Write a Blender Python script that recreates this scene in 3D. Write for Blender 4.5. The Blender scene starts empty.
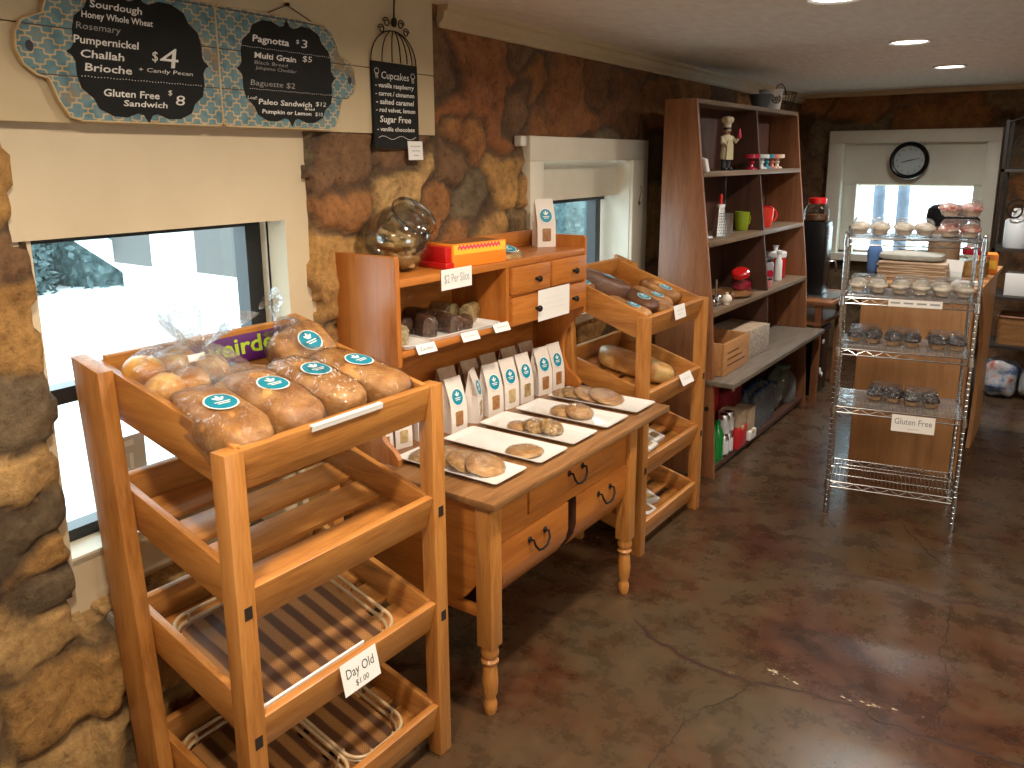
import bpy, bmesh, math, random
import numpy as np
from math import sin, cos, pi, radians as R
from mathutils import Matrix, Vector, noise as MN

random.seed(7)
S = bpy.context.scene
COL = S.collection

# ------------------------------------------------------------------ camera
cam = bpy.data.objects.new('camera', bpy.data.cameras.new('camera'))
COL.objects.link(cam)
S.camera = cam
yaw, pit, rol = R(35.5), R(12.3), R(-0.33)
fw = Vector((-sin(yaw) * cos(pit), cos(yaw) * cos(pit), -sin(pit)))
rt0 = Vector((cos(yaw), sin(yaw), 0))
up0 = rt0.cross(fw)
rt = rt0 * cos(rol) + up0 * sin(rol)
up = up0 * cos(rol) - rt0 * sin(rol)
m3 = Matrix((rt, up, -fw)).transposed()
cam.matrix_world = Matrix.Translation((2.2, 0, 1.75)) @ m3.to_4x4()
cam.data.sensor_width = 36
cam.data.lens = 817 / 1024 * 36
cam.data.shift_y = -(384 - 337.5) / 1024
cam.data.clip_start = 0.05

# ------------------------------------------------------------------ world, exposure
W = bpy.data.worlds.new('sky')
S.world = W
W.use_nodes = True
bg = W.node_tree.nodes['Background']
bg.inputs[0].default_value = (0.74, 0.92, 1.0, 1)
bg.inputs[1].default_value = 6.0
S.view_settings.view_transform = 'Standard'
S.view_settings.look = 'None'
S.view_settings.gamma = 1
S.view_settings.use_curve_mapping = False
S.view_settings.exposure = 0.0
S.cycles.transparent_max_bounces = 24
S.cycles.sample_clamp_indirect = 6

# lamps: recessed ceiling cans, each (x, y, watts, colour)
WARM, COOL = (1.0, 0.85, 0.66), (1.0, 0.95, 0.88)
CANS = [(1.338, 0.45, 30, WARM), (1.338, 1.86, 26, WARM), (1.345, 3.20, 11, WARM), (1.338, 4.607, 12, COOL), (1.323, 6.005, 26, COOL),
        (3.2, 0.45, 28, WARM), (3.2, 1.86, 24, WARM), (3.2, 3.2, 12, WARM), (3.2, 5.2, 8, COOL)]
CEIL = 2.31


# ================================================================== helpers
def new_mat(name):
    m = bpy.data.materials.new(name)
    m.use_nodes = True
    nt = m.node_tree
    return m, nt, nt.nodes['Principled BSDF']


def N(nt, kind, **kw):
    n = nt.nodes.new(kind)
    for k, v in kw.items():
        if k in n.inputs.keys():
            n.inputs[k].default_value = v
        else:
            setattr(n, k, v)
    return n


def ramp(nt, fac, stops):
    r = N(nt, 'ShaderNodeValToRGB')
    el = r.color_ramp.elements
    while len(el) < len(stops):
        el.new(0.5)
    for e, (p, c) in zip(el, stops):
        e.position = p
        e.color = (*c, 1)
    nt.links.new(fac, r.inputs[0])
    return r.outputs[0]


def bump(nt, bs, height, strength=0.3, dist=0.01):
    b = N(nt, 'ShaderNodeBump')
    b.inputs['Strength'].default_value = strength
    b.inputs['Distance'].default_value = dist
    nt.links.new(height, b.inputs['Height'])
    nt.links.new(b.outputs[0], bs.inputs['Normal'])


def plain(name, c, rough=0.5, metal=0.0, coat=0.0, emit=None, es=1.0):
    m, nt, bs = new_mat(name)
    bs.inputs['Base Color'].default_value = (*c, 1)
    bs.inputs['Roughness'].default_value = rough
    bs.inputs['Metallic'].default_value = metal
    bs.inputs['Coat Weight'].default_value = coat
    if emit:
        bs.inputs['Emission Color'].default_value = (*emit, 1)
        bs.inputs['Emission Strength'].default_value = es
    return m


def mottled(name, stops, scale=8, rough=0.6, detail=6, bs_=0.3, dist=0.01, stretch=(1, 1, 1), coat=0.0, metal=0.0, rand=True, distort=0.0):
    m, nt, bs = new_mat(name)
    tc = N(nt, 'ShaderNodeTexCoord')
    mp = N(nt, 'ShaderNodeMapping')
    mp.inputs['Scale'].default_value = stretch
    nt.links.new(tc.outputs['Object'], mp.inputs[0])
    if rand:
        oi = N(nt, 'ShaderNodeObjectInfo')
        mu = N(nt, 'ShaderNodeMath', operation='MULTIPLY')
        mu.inputs[1].default_value = 37.0
        nt.links.new(oi.outputs['Random'], mu.inputs[0])
        nt.links.new(mu.outputs[0], mp.inputs['Location'])
    n = N(nt, 'ShaderNodeTexNoise')
    n.inputs['Scale'].default_value = scale
    n.inputs['Detail'].default_value = detail
    n.inputs['Roughness'].default_value = 0.62
    n.inputs['Distortion'].default_value = distort
    nt.links.new(mp.outputs[0], n.inputs['Vector'])
    nt.links.new(ramp(nt, n.outputs[0], stops), bs.inputs['Base Color'])
    bs.inputs['Roughness'].default_value = rough
    bs.inputs['Coat Weight'].default_value = coat
    bs.inputs['Metallic'].default_value = metal
    if bs_:
        bump(nt, bs, n.outputs[0], bs_, dist)
    return m


def wood(name, dark, mid, light, axis, rough=0.38, scale=5.0, coat=0.15, knots=0.35):
    """wood with the grain along one of the object's own axes"""
    m, nt, bs = new_mat(name)
    tc = N(nt, 'ShaderNodeTexCoord')
    oi = N(nt, 'ShaderNodeObjectInfo')
    mu = N(nt, 'ShaderNodeMath', operation='MULTIPLY')
    mu.inputs[1].default_value = 23.0
    nt.links.new(oi.outputs['Random'], mu.inputs[0])
    add = N(nt, 'ShaderNodeVectorMath', operation='ADD')
    nt.links.new(tc.outputs['Object'], add.inputs[0])
    nt.links.new(mu.outputs[0], add.inputs[1])
    mp = N(nt, 'ShaderNodeMapping')
    s = [9.0, 9.0, 9.0]
    s['xyz'.index(axis)] = 0.8
    mp.inputs['Scale'].default_value = s
    nt.links.new(add.outputs[0], mp.inputs[0])
    n = N(nt, 'ShaderNodeTexNoise')
    n.inputs['Scale'].default_value = scale * 0.55
    n.inputs['Detail'].default_value = 8
    n.inputs['Roughness'].default_value = 0.6
    n.inputs['Distortion'].default_value = 0.8
    nt.links.new(mp.outputs[0], n.inputs['Vector'])
    n2 = N(nt, 'ShaderNodeTexNoise')
    n2.inputs['Scale'].default_value = scale * 4
    n2.inputs['Detail'].default_value = 4
    nt.links.new(mp.outputs[0], n2.inputs['Vector'])
    mx = N(nt, 'ShaderNodeMix')
    mx.inputs[0].default_value = 0.3
    nt.links.new(n.outputs[0], mx.inputs[2])
    nt.links.new(n2.outputs[0], mx.inputs[3])
    col = ramp(nt, mx.outputs[0], [(0.33, dark), (0.5, mid), (0.68, light)])
    if knots:
        mk = N(nt, 'ShaderNodeMapping')
        sk = [7.0, 7.0, 7.0]
        sk['xyz'.index(axis)] = 3.2
        mk.inputs['Scale'].default_value = sk
        nt.links.new(add.outputs[0], mk.inputs[0])
        vo = N(nt, 'ShaderNodeTexVoronoi')
        vo.inputs['Scale'].default_value = 1.0
        nt.links.new(mk.outputs[0], vo.inputs['Vector'])
        kr = ramp(nt, vo.outputs['Distance'], [(0.06, (1, 1, 1)), (0.15, (0, 0, 0))])
        km = N(nt, 'ShaderNodeMix')
        km.data_type = 'RGBA'
        kf = N(nt, 'ShaderNodeMath', operation='MULTIPLY')
        kf.inputs[1].default_value = knots
        nt.links.new(kr, kf.inputs[0])
        nt.links.new(kf.outputs[0], km.inputs[0])
        nt.links.new(col, km.inputs[6])
        km.inputs[7].default_value = (*[c * 0.35 for c in dark], 1)
        col = km.outputs[2]
    nt.links.new(col, bs.inputs['Base Color'])
    bs.inputs['Roughness'].default_value = rough
    bs.inputs['Coat Weight'].default_value = coat
    bs.inputs['Coat Roughness'].default_value = 0.25
    bump(nt, bs, mx.outputs[0], 0.12, 0.004)
    return m


def wood3(name, *a, **k):
    return {ax: wood(name + '_' + ax, *a, ax, **k) for ax in 'xyz'}


def clear(name, tint=(1, 1, 1), gloss=0.14, rough=0.06, wrinkle=0.0, scale=30, milk=0.0):
    """thin clear film or glass: transparent with a coat of reflections"""
    m = bpy.data.materials.new(name)
    m.use_nodes = True
    nt = m.node_tree
    nt.nodes.remove(nt.nodes['Principled BSDF'])
    out = nt.nodes['Material Output']
    t = N(nt, 'ShaderNodeBsdfTransparent')
    t.inputs[0].default_value = (*tint, 1)
    g = N(nt, 'ShaderNodeBsdfGlossy')
    g.inputs['Roughness'].default_value = rough
    fr = N(nt, 'ShaderNodeLayerWeight')
    fr.inputs[0].default_value = 0.35
    mr = N(nt, 'ShaderNodeMapRange')
    mr.inputs['To Min'].default_value = gloss * 0.45
    mr.inputs['To Max'].default_value = min(1, gloss * 4)
    nt.links.new(fr.outputs['Fresnel'], mr.inputs[0])
    mix = N(nt, 'ShaderNodeMixShader')
    nt.links.new(mr.outputs[0], mix.inputs[0])
    nt.links.new(t.outputs[0], mix.inputs[1])
    nt.links.new(g.outputs[0], mix.inputs[2])
    last = mix.outputs[0]
    if wrinkle:
        tc = N(nt, 'ShaderNodeTexCoord')
        n = N(nt, 'ShaderNodeTexNoise')
        n.inputs['Scale'].default_value = scale
        n.inputs['Detail'].default_value = 3
        n.inputs['Distortion'].default_value = 1.5
        nt.links.new(tc.outputs['Object'], n.inputs['Vector'])
        b = N(nt, 'ShaderNodeBump')
        b.inputs['Strength'].default_value = wrinkle
        b.inputs['Distance'].default_value = 0.02
        nt.links.new(n.outputs[0], b.inputs['Height'])
        nt.links.new(b.outputs[0], g.inputs['Normal'])
        nt.links.new(b.outputs[0], fr.inputs['Normal'])
    if milk:
        d = N(nt, 'ShaderNodeBsdfDiffuse')
        d.inputs[0].default_value = (0.85, 0.87, 0.9, 1)
        m2 = N(nt, 'ShaderNodeMixShader')
        m2.inputs[0].default_value = milk
        nt.links.new(last, m2.inputs[1])
        nt.links.new(d.outputs[0], m2.inputs[2])
        last = m2.outputs[0]
    nt.links.new(last, out.inputs[0])
    return m


# ------------------------------------------------------------------ mesh helpers
def BM():
    return bmesh.new()


def xf(b, vs, M):
    if M is not None:
        for v in vs:
            v.co = M @ v.co


def box(b, x0, x1, y0, y1, z0, z1, bev=0.0, mi=0, M=None):
    r = bmesh.ops.create_cube(b, size=1)
    vs = r['verts']
    for v in vs:
        v.co = Vector((x0 + (v.co.x + .5) * (x1 - x0), y0 + (v.co.y + .5) * (y1 - y0), z0 + (v.co.z + .5) * (z1 - z0)))
    fs = {f for v in vs for f in v.link_faces}
    for f in fs:
        f.material_index = mi
    if bev:
        es = list({e for v in vs for e in v.link_edges})
        rr = bmesh.ops.bevel(b, geom=es, offset=bev, segments=2, affect='EDGES', profile=0.5)
        vs = list({v for f in rr['faces'] for v in f.verts} | {v for v in vs if v.is_valid})
        for f in {f for v in vs for f in v.link_faces}:
            f.material_index = mi
    xf(b, vs, M)
    return vs


def tube(b, pts, r, n=8, closed=False, mi=0, M=None, cap=True):
    pts = [Vector(p) for p in pts]
    k = len(pts)
    rings = []
    prev = None
    for i, p in enumerate(pts):
        if closed:
            t = (pts[(i + 1) % k] - pts[i - 1])
        else:
            t = pts[min(i + 1, k - 1)] - pts[max(i - 1, 0)]
        t.normalize()
        if prev is None:
            a = Vector((0, 0, 1)) if abs(t.z) < .9 else Vector((1, 0, 0))
            u = t.cross(a).normalized()
        else:
            u = (prev - t * prev.dot(t)).normalized()
        prev = u
        w = t.cross(u)
        rad = r[i] if isinstance(r, (list, tuple)) else r
        ring = []
        for j in range(n):
            co = p + u * cos(2 * pi * j / n) * rad + w * sin(2 * pi * j / n) * rad
            ring.append(b.verts.new(M @ co if M is not None else co))
        rings.append(ring)
    m = k if closed else k - 1
    for i in range(m):
        A, B_ = rings[i], rings[(i + 1) % k]
        for j in range(n):
            f = b.faces.new((A[j], A[(j + 1) % n], B_[(j + 1) % n], B_[j]))
            f.material_index = mi
    if cap and not closed:
        b.faces.new(rings[0][::-1]).material_index = mi
        b.faces.new(rings[-1]).material_index = mi


def lathe(b, prof, c=(0, 0, 0), n=24, mi=0, M=None, wob=None):
    c = Vector(c)
    rings = []
    for (r, z) in prof:
        if r < 1e-6:
            co = c + Vector((0, 0, z))
            rings.append([b.verts.new(M @ co if M is not None else co)])
        else:
            ring = []
            for j in range(n):
                a = 2 * pi * j / n
                rr = r * (1 + (wob(a, z) if wob else 0))
                co = c + Vector((rr * cos(a), rr * sin(a), z))
                ring.append(b.verts.new(M @ co if M is not None else co))
            rings.append(ring)
    for A, B_ in zip(rings, rings[1:]):
        for j in range(n):
            j2 = (j + 1) % n
            if len(A) == 1 and len(B_) == 1:
                continue
            if len(A) == 1:
                f = b.faces.new((A[0], B_[j], B_[j2]))
            elif len(B_) == 1:
                f = b.faces.new((A[j2], A[j], B_[0]))
            else:
                f = b.faces.new((A[j], A[j2], B_[j2], B_[j]))
            f.material_index = mi


def prism(b, poly, axis, a0, a1, mi=0, M=None, bev=0.0):
    def mk(p, a):
        u, v = p
        co = {'x': Vector((a, u, v)), 'y': Vector((u, a, v)), 'z': Vector((u, v, a))}[axis]
        return b.verts.new(co)
    A = [mk(p, a0) for p in poly]
    B_ = [mk(p, a1) for p in poly]
    fs = [b.faces.new(A), b.faces.new(B_[::-1])]
    k = len(poly)
    for i in range(k):
        fs.append(b.faces.new((A[i], B_[i], B_[(i + 1) % k], A[(i + 1) % k])))
    for f in fs:
        f.material_index = mi
    bmesh.ops.recalc_face_normals(b, faces=fs)
    vs = A + B_
    if bev:
        es = list({e for f in fs[:2] for e in f.edges})
        rr = bmesh.ops.bevel(b, geom=es, offset=bev, segments=2, affect='EDGES', profile=0.5)
        vs = list({v for f in rr['faces'] for v in f.verts} | {v for v in vs if v.is_valid})
        for v in vs:
            for f in v.link_faces:
                f.material_index = mi
    xf(b, vs, M)


def spow(x, e):
    return math.copysign(abs(x) ** e, x)


def sell(b, c, r, e1=0.6, e2=0.6, nu=28, nv=16, mi=0, M=None, amp=0.0, fr=18, seed=0, floor=None):
    """superellipsoid with noise, optionally flattened underneath"""
    c = Vector(c)
    rows = []
    for i in range(nv + 1):
        ph = -pi / 2 + pi * i / nv
        row = []
        for j in range(nu):
            th = 2 * pi * j / nu
            if i in (0, nv) and j:
                continue
            co = Vector((r[0] * spow(cos(ph), e1) * spow(cos(th), e2), r[1] * spow(cos(ph), e1) * spow(sin(th), e2), r[2] * spow(sin(ph), e1)))
            if amp:
                d = co.normalized()
                co += d * amp * MN.noise((co + Vector((seed * 3.1, seed, seed * .7))) * fr)
            co += c
            if floor is not None:
                co.z = max(co.z, floor)
            row.append(b.verts.new(M @ co if M is not None else co))
        rows.append(row)
    for A, B_ in zip(rows, rows[1:]):
        for j in range(nu):
            j2 = (j + 1) % nu
            if len(A) == 1:
                f = b.faces.new((A[0], B_[j2], B_[j]))
            elif len(B_) == 1:
                f = b.faces.new((A[j], A[j2], B_[0]))
            else:
                f = b.faces.new((A[j], A[j2], B_[j2], B_[j]))
            f.material_index = mi


def polyface(b, pts, mi=0, M=None):
    f = b.faces.new([b.verts.new((M @ Vector(p)) if M is not None else Vector(p)) for p in pts])
    f.material_index = mi
    return f


def obj(name, b, mats, parent=None, off=(0, 0, 0), sm=40):
    me = bpy.data.meshes.new(name)
    off = Vector(off)
    if off.length:
        for v in b.verts:
            v.co -= off
    b.to_mesh(me)
    b.free()
    for m in (mats if isinstance(mats, (list, tuple)) else [mats]):
        me.materials.append(m)
    if sm:
        me.polygons.foreach_set('use_smooth', [True] * len(me.polygons))
        me.set_sharp_from_angle(angle=R(sm))
    o = bpy.data.objects.new(name, me)
    COL.objects.link(o)
    if parent is not None:
        o.parent = parent
    return o


def tag(o, label=None, cat=None, group=None, kind=None):
    if label:
        o['label'] = label
    if cat:
        o['category'] = cat
    if group:
        o['group'] = group
    if kind:
        o['kind'] = kind
    return o


def thing(name, label, cat, loc=(0, 0, 0), rot=(0, 0, 0), group=None):
    o = bpy.data.objects.new(name, None)
    o.empty_display_size = 0.05
    COL.objects.link(o)
    o.location = loc
    o.rotation_euler = rot
    return tag(o, label, cat, group)


def solo(name, b, mats, label, cat, loc=(0, 0, 0), rot=(0, 0, 0), group=None, sm=40):
    o = obj(name, b, mats, None, (0, 0, 0), sm)
    o.location = loc
    o.rotation_euler = rot
    return tag(o, label, cat, group)


def struct(name, b, mats, parent=None, off=(0, 0, 0), sm=40):
    o = obj(name, b, mats, parent, off, sm)
    if parent is None:
        o['kind'] = 'structure'
    return o


def dup(root, loc, rot=None, label=None, group=None, scale=None):
    r = root.copy()
    COL.objects.link(r)
    r.location = loc
    if rot is not None:
        r.rotation_euler = rot
    if scale:
        r.scale = scale
    if label:
        r['label'] = label
    if group:
        r['group'] = group
    for ch in root.children:
        c = ch.copy()
        COL.objects.link(c)
        c.parent = r
        for g in ch.children:
            d = g.copy()
            COL.objects.link(d)
            d.parent = c
    return r


_txt = {}


def text_bm(s, shear=0.0, ext=0.0004, bold=0.0):
    """lettering as a mesh in the xy plane, 1 unit line height, returned with its width"""
    key = (s, shear, ext, bold)
    if key not in _txt:
        cu = bpy.data.curves.new('lettering', 'FONT')
        cu.body = s
        cu.size = 1
        cu.shear = shear
        cu.offset = bold
        cu.resolution_u = 2
        o = bpy.data.objects.new('lettering', cu)
        COL.objects.link(o)
        dg = bpy.context.evaluated_depsgraph_get()
        me = bpy.data.meshes.new_from_object(o.evaluated_get(dg))
        bpy.data.objects.remove(o)
        _txt[key] = me
    me = _txt[key]
    xs = [v.co.x for v in me.vertices] or [0]
    return me, min(xs), max(xs)


def put_text(b, s, o, ux, uy, width=None, height=0.02, shear=0.0, bold=0.0, mi=0, center=False):
    """write s from point o along ux (unit) with up direction uy; the width is matched when given"""
    me, a, c = text_bm(s, shear, 0.0004, bold)
    o, ux, uy = Vector(o), Vector(ux), Vector(uy)
    kx = (width / (c - a)) if width else height
    shift = -(c - a) / 2 if center else 0
    vs = [b.verts.new(o + ux * ((v.co.x - a + shift) * kx) + uy * (v.co.y * height)) for v in me.vertices]
    for p in me.polygons:
        try:
            b.faces.new([vs[i] for i in p.vertices]).material_index = mi
        except ValueError:
            pass


def roundrect(w, h, r, n=5):
    pts = []
    for cx, cy, a0 in ((w / 2 - r, h / 2 - r, 0), (-w / 2 + r, h / 2 - r, 90), (-w / 2 + r, -h / 2 + r, 180), (w / 2 - r, -h / 2 + r, 270)):
        for i in range(n + 1):
            a = R(a0 + 90 * i / n)
            pts.append((cx + r * cos(a), cy + r * sin(a)))
    return pts


# ================================================================== materials
PINE = wood3('pine', (0.28, 0.102, 0.020), (0.46, 0.185, 0.041), (0.56, 0.262, 0.068))
HONEY = wood3('honey_pine', (0.32, 0.092, 0.013), (0.45, 0.148, 0.024), (0.54, 0.20, 0.040), knots=0.2)
OAKTOP = wood3('worn_tabletop', (0.15, 0.065, 0.022), (0.26, 0.12, 0.042), (0.36, 0.185, 0.075), knots=0.0)
CASE = wood3('bookcase_wood', (0.16, 0.058, 0.022), (0.25, 0.095, 0.036), (0.32, 0.13, 0.055), knots=0.0, rough=0.45)
CASESHADE = wood3('bookcase_shaded', (0.040, 0.014, 0.007), (0.062, 0.021, 0.010), (0.09, 0.032, 0.015), knots=0.0, rough=0.55)  # bookcase wood darkened; the shade of its recesses is put into the colour
SHELFW = wood3('weathered_shelf', (0.10, 0.06, 0.032), (0.16, 0.10, 0.055), (0.22, 0.14, 0.085), knots=0.1, rough=0.6)
PLY = wood3('counter_plywood', (0.38, 0.17, 0.06), (0.46, 0.22, 0.085), (0.52, 0.27, 0.11), knots=0.0, rough=0.5)
CREAM = mottled('cream_paint', [(0.3, (0.57, 0.46, 0.31)), (0.7, (0.64, 0.53, 0.37))], 3, 0.5, bs_=0.08)
BEAM = mottled('beam_paint', [(0.3, (0.50, 0.385, 0.225)), (0.7, (0.60, 0.475, 0.30))], 2.5, 0.55, bs_=0.1)
TRIMW = mottled('trim_paint', [(0.3, (0.70, 0.64, 0.52)), (0.7, (0.78, 0.72, 0.60))], 4, 0.45, bs_=0.05)
BLACKFR = plain('black_aluminium', (0.012, 0.013, 0.016), 0.35)
GLASS = clear('window_glass', (0.97, 1.0, 1.0), 0.05, 0.01)
JARGLASS = clear('jar_glass', (0.93, 0.96, 0.96), 0.13, 0.02)
FILM = clear('plastic_film', (0.985, 0.985, 0.985), 0.14, 0.09, 1.0, 36)
FILMBAG = clear('crinkled_bag', (0.985, 0.99, 0.99), 0.10, 0.12, 1.0, 34, milk=0.035)
CLAM = clear('clamshell_plastic', (0.98, 0.985, 0.99), 0.15, 0.07, 0.9, 55, milk=0.02)
CHROME = plain('chrome_wire', (0.50, 0.51, 0.53), 0.22, 1.0)
STEEL = mottled('brushed_steel', [(0.3, (0.45, 0.45, 0.46)), (0.7, (0.62, 0.62, 0.63))], 20, 0.3, metal=1.0, bs_=0.05)
IRON = plain('dark_iron', (0.02, 0.017, 0.015), 0.45, 0.6)
WHITEP = plain('white_paper', (0.82, 0.80, 0.78), 0.6)
CERAMIC = plain('white_ceramic', (0.80, 0.79, 0.78), 0.18, coat=0.3)
TEAL = plain('teal_sticker', (0.0, 0.24, 0.36), 0.4)
WHITEINK = plain('white_ink', (0.85, 0.86, 0.86), 0.6)
CHALK = mottled('chalk', [(0.3, (0.62, 0.60, 0.56)), (0.7, (0.86, 0.84, 0.80))], 90, 0.9, bs_=0)
CHALKDIM = mottled('faint_chalk', [(0.3, (0.24, 0.23, 0.21)), (0.7, (0.42, 0.41, 0.38))], 90, 0.9, bs_=0)
SLATE = mottled('chalkboard', [(0.35, (0.006, 0.006, 0.006)), (0.65, (0.012, 0.012, 0.012))], 6, 0.95, bs_=0)
INK = plain('black_ink', (0.03, 0.03, 0.035), 0.6)
GREYINK = plain('grey_ink', (0.30, 0.30, 0.32), 0.6)
BLACKP = plain('black_plastic', (0.008, 0.008, 0.009), 0.25)
BLACKP.node_tree.nodes['Principled BSDF'].inputs['Specular IOR Level'].default_value = 0.25
BREAD = mottled('bread_crust', [(0.28, (0.27, 0.10, 0.025)), (0.5, (0.47, 0.22, 0.065)), (0.72, (0.66, 0.38, 0.15))], 16, 0.55, bs_=0.5)
BUN = mottled('glazed_bun', [(0.34, (0.42, 0.13, 0.018)), (0.52, (0.66, 0.30, 0.05)), (0.64, (0.85, 0.58, 0.22))], 9, 0.35, bs_=0.2)
DARKBREAD = mottled('dark_rye', [(0.3, (0.10, 0.035, 0.012)), (0.7, (0.22, 0.085, 0.03))], 16, 0.5, bs_=0.4)
COOKIE = mottled('cookie_crumb', [(0.3, (0.34, 0.165, 0.050)), (0.5, (0.54, 0.29, 0.10)), (0.7, (0.68, 0.43, 0.19))], 40, 0.5, bs_=0.6, dist=0.006, coat=0.25)
COOKIEOAT = mottled('oat_cookie_crumb', [(0.3, (0.22, 0.11, 0.035)), (0.5, (0.50, 0.30, 0.11)), (0.7, (0.68, 0.50, 0.26))], 60, 0.5, bs_=0.9, dist=0.01, coat=0.25)
CAKEDARK = mottled('chocolate_cake', [(0.3, (0.055, 0.022, 0.012)), (0.7, (0.19, 0.085, 0.042))], 40, 0.5, bs_=0.7, coat=0.2)
CAKEPALE = mottled('zucchini_cake', [(0.3, (0.22, 0.13, 0.04)), (0.5, (0.52, 0.38, 0.17)), (0.7, (0.66, 0.52, 0.28))], 60, 0.5, bs_=0.6, coat=0.2)
BAGPAPER = mottled('white_bag_paper', [(0.3, (0.72, 0.64, 0.59)), (0.7, (0.80, 0.73, 0.68))], 14, 0.55, bs_=0.15)
KRAFT = mottled('kraft_paper', [(0.3, (0.42, 0.29, 0.19)), (0.7, (0.52, 0.38, 0.26))], 30, 0.7, bs_=0.1)
RED = plain('red_plastic', (0.55, 0.012, 0.012), 0.3, coat=0.3)
ORANGE = plain('orange_print', (0.85, 0.25, 0.02), 0.45)
YELLOW = plain('yellow_print', (0.9, 0.55, 0.05), 0.45)
GREEN = plain('green_glaze', (0.22, 0.29, 0.012), 0.25, coat=0.4)
REDGLZ = plain('red_glaze', (0.72, 0.035, 0.015), 0.22, coat=0.4)
PINKGLZ = plain('magenta_glaze', (0.40, 0.015, 0.04), 0.22, coat=0.4)
GREENBOT = plain('green_bottle', (0.0, 0.20, 0.03), 0.12, coat=0.6)
BLUEPL = plain('blue_plastic', (0.02, 0.07, 0.22), 0.35)
PURPLE = plain('purple_print', (0.085, 0.012, 0.12), 0.45)
LIME = plain('lime_print', (0.38, 0.55, 0.03), 0.5)
FROST = mottled('white_frosting', [(0.3, (0.72, 0.62, 0.50)), (0.7, (0.84, 0.78, 0.68))], 60, 0.4, bs_=0.3)
FROSTPK = mottled('pink_frosting', [(0.38, (0.55, 0.08, 0.07)), (0.6, (0.84, 0.70, 0.62))], 50, 0.4, bs_=0.3)
FROSTDK = mottled('chocolate_frosting', [(0.42, (0.012, 0.007, 0.008)), (0.615, (0.030, 0.018, 0.02)), (0.64, (0.75, 0.7, 0.7))], 150, 0.3, detail=1, bs_=0.4)
CAKE = mottled('cupcake_sponge', [(0.3, (0.46, 0.25, 0.10)), (0.7, (0.60, 0.36, 0.16))], 40, 0.7, bs_=0.3)
TAPE = plain('tape', (0.55, 0.42, 0.25), 0.5)


def sign_wood():
    """board printed with a teal quatrefoil lattice over plank seams"""
    m, nt, bs = new_mat('lattice_print')
    tc = N(nt, 'ShaderNodeTexCoord')
    sp = N(nt, 'ShaderNodeSeparateXYZ')
    nt.links.new(tc.outputs['Object'], sp.inputs[0])

    def mth(op, a, c=None):
        n = N(nt, 'ShaderNodeMath', operation=op)
        for i, v in enumerate((a, c)):
            if v is None:
                continue
            if isinstance(v, (int, float)):
                n.inputs[i].default_value = v
            else:
                nt.links.new(v, n.inputs[i])
        return n.outputs[0]
    a_ = mth('ABSOLUTE', mth('SUBTRACT', mth('FRACT', mth('MULTIPLY', sp.outputs['Y'], 1 / 0.050)), 0.5))
    c_ = mth('ABSOLUTE', mth('SUBTRACT', mth('FRACT', mth('MULTIPLY', sp.outputs['Z'], 1 / 0.046)), 0.5))
    wv = mth('MULTIPLY', mth('SINE', mth('MULTIPLY', mth('SUBTRACT', a_, c_), 4 * pi)), 0.075)
    s = mth('ABSOLUTE', mth('SUBTRACT', mth('ADD', mth('ADD', a_, c_), wv), 0.5))
    n = N(nt, 'ShaderNodeTexNoise')
    n.inputs['Scale'].default_value = 26
    nt.links.new(tc.outputs['Object'], n.inputs['Vector'])
    n2 = N(nt, 'ShaderNodeTexNoise')
    n2.inputs['Scale'].default_value = 7
    n2.inputs['Detail'].default_value = 5
    nt.links.new(tc.outputs['Object'], n2.inputs['Vector'])
    teal = ramp(nt, n.outputs[0], [(0.3, (0.055, 0.135, 0.17)), (0.55, (0.13, 0.24, 0.27)), (0.75, (0.22, 0.23, 0.17))])
    ground = ramp(nt, n.outputs[0], [(0.3, (0.40, 0.27, 0.12)), (0.7, (0.58, 0.45, 0.27))])
    mk = ramp(nt, s, [(0.055, (0, 0, 0)), (0.085, (1, 1, 1))])
    mx = N(nt, 'ShaderNodeMix')
    mx.data_type = 'RGBA'
    nt.links.new(mk, mx.inputs[0])
    nt.links.new(ground, mx.inputs[6])
    nt.links.new(teal, mx.inputs[7])
    m2 = N(nt, 'ShaderNodeMix')
    m2.data_type = 'RGBA'
    wear = ramp(nt, n2.outputs[0], [(0.60, (0, 0, 0)), (0.70, (0.8, 0.8, 0.8))])
    nt.links.new(wear, m2.inputs[0])
    nt.links.new(mx.outputs[2], m2.inputs[6])
    m2.inputs[7].default_value = (0.26, 0.15, 0.06, 1)
    seam = mth('LESS_THAN', mth('ABSOLUTE', mth('SUBTRACT', mth('FRACT', mth('ADD', mth('MULTIPLY', sp.outputs['Z'], 1 / 0.105), 0.55)), 0.5)), 0.014)
    m4 = N(nt, 'ShaderNodeMix')
    m4.data_type = 'RGBA'
    nt.links.new(seam, m4.inputs[0])
    nt.links.new(m2.outputs[2], m4.inputs[6])
    m4.inputs[7].default_value = (0.06, 0.04, 0.025, 1)
    nt.links.new(m4.outputs[2], bs.inputs['Base Color'])
    bs.inputs['Roughness'].default_value = 0.6
    return m


LATTICE = sign_wood()


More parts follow.
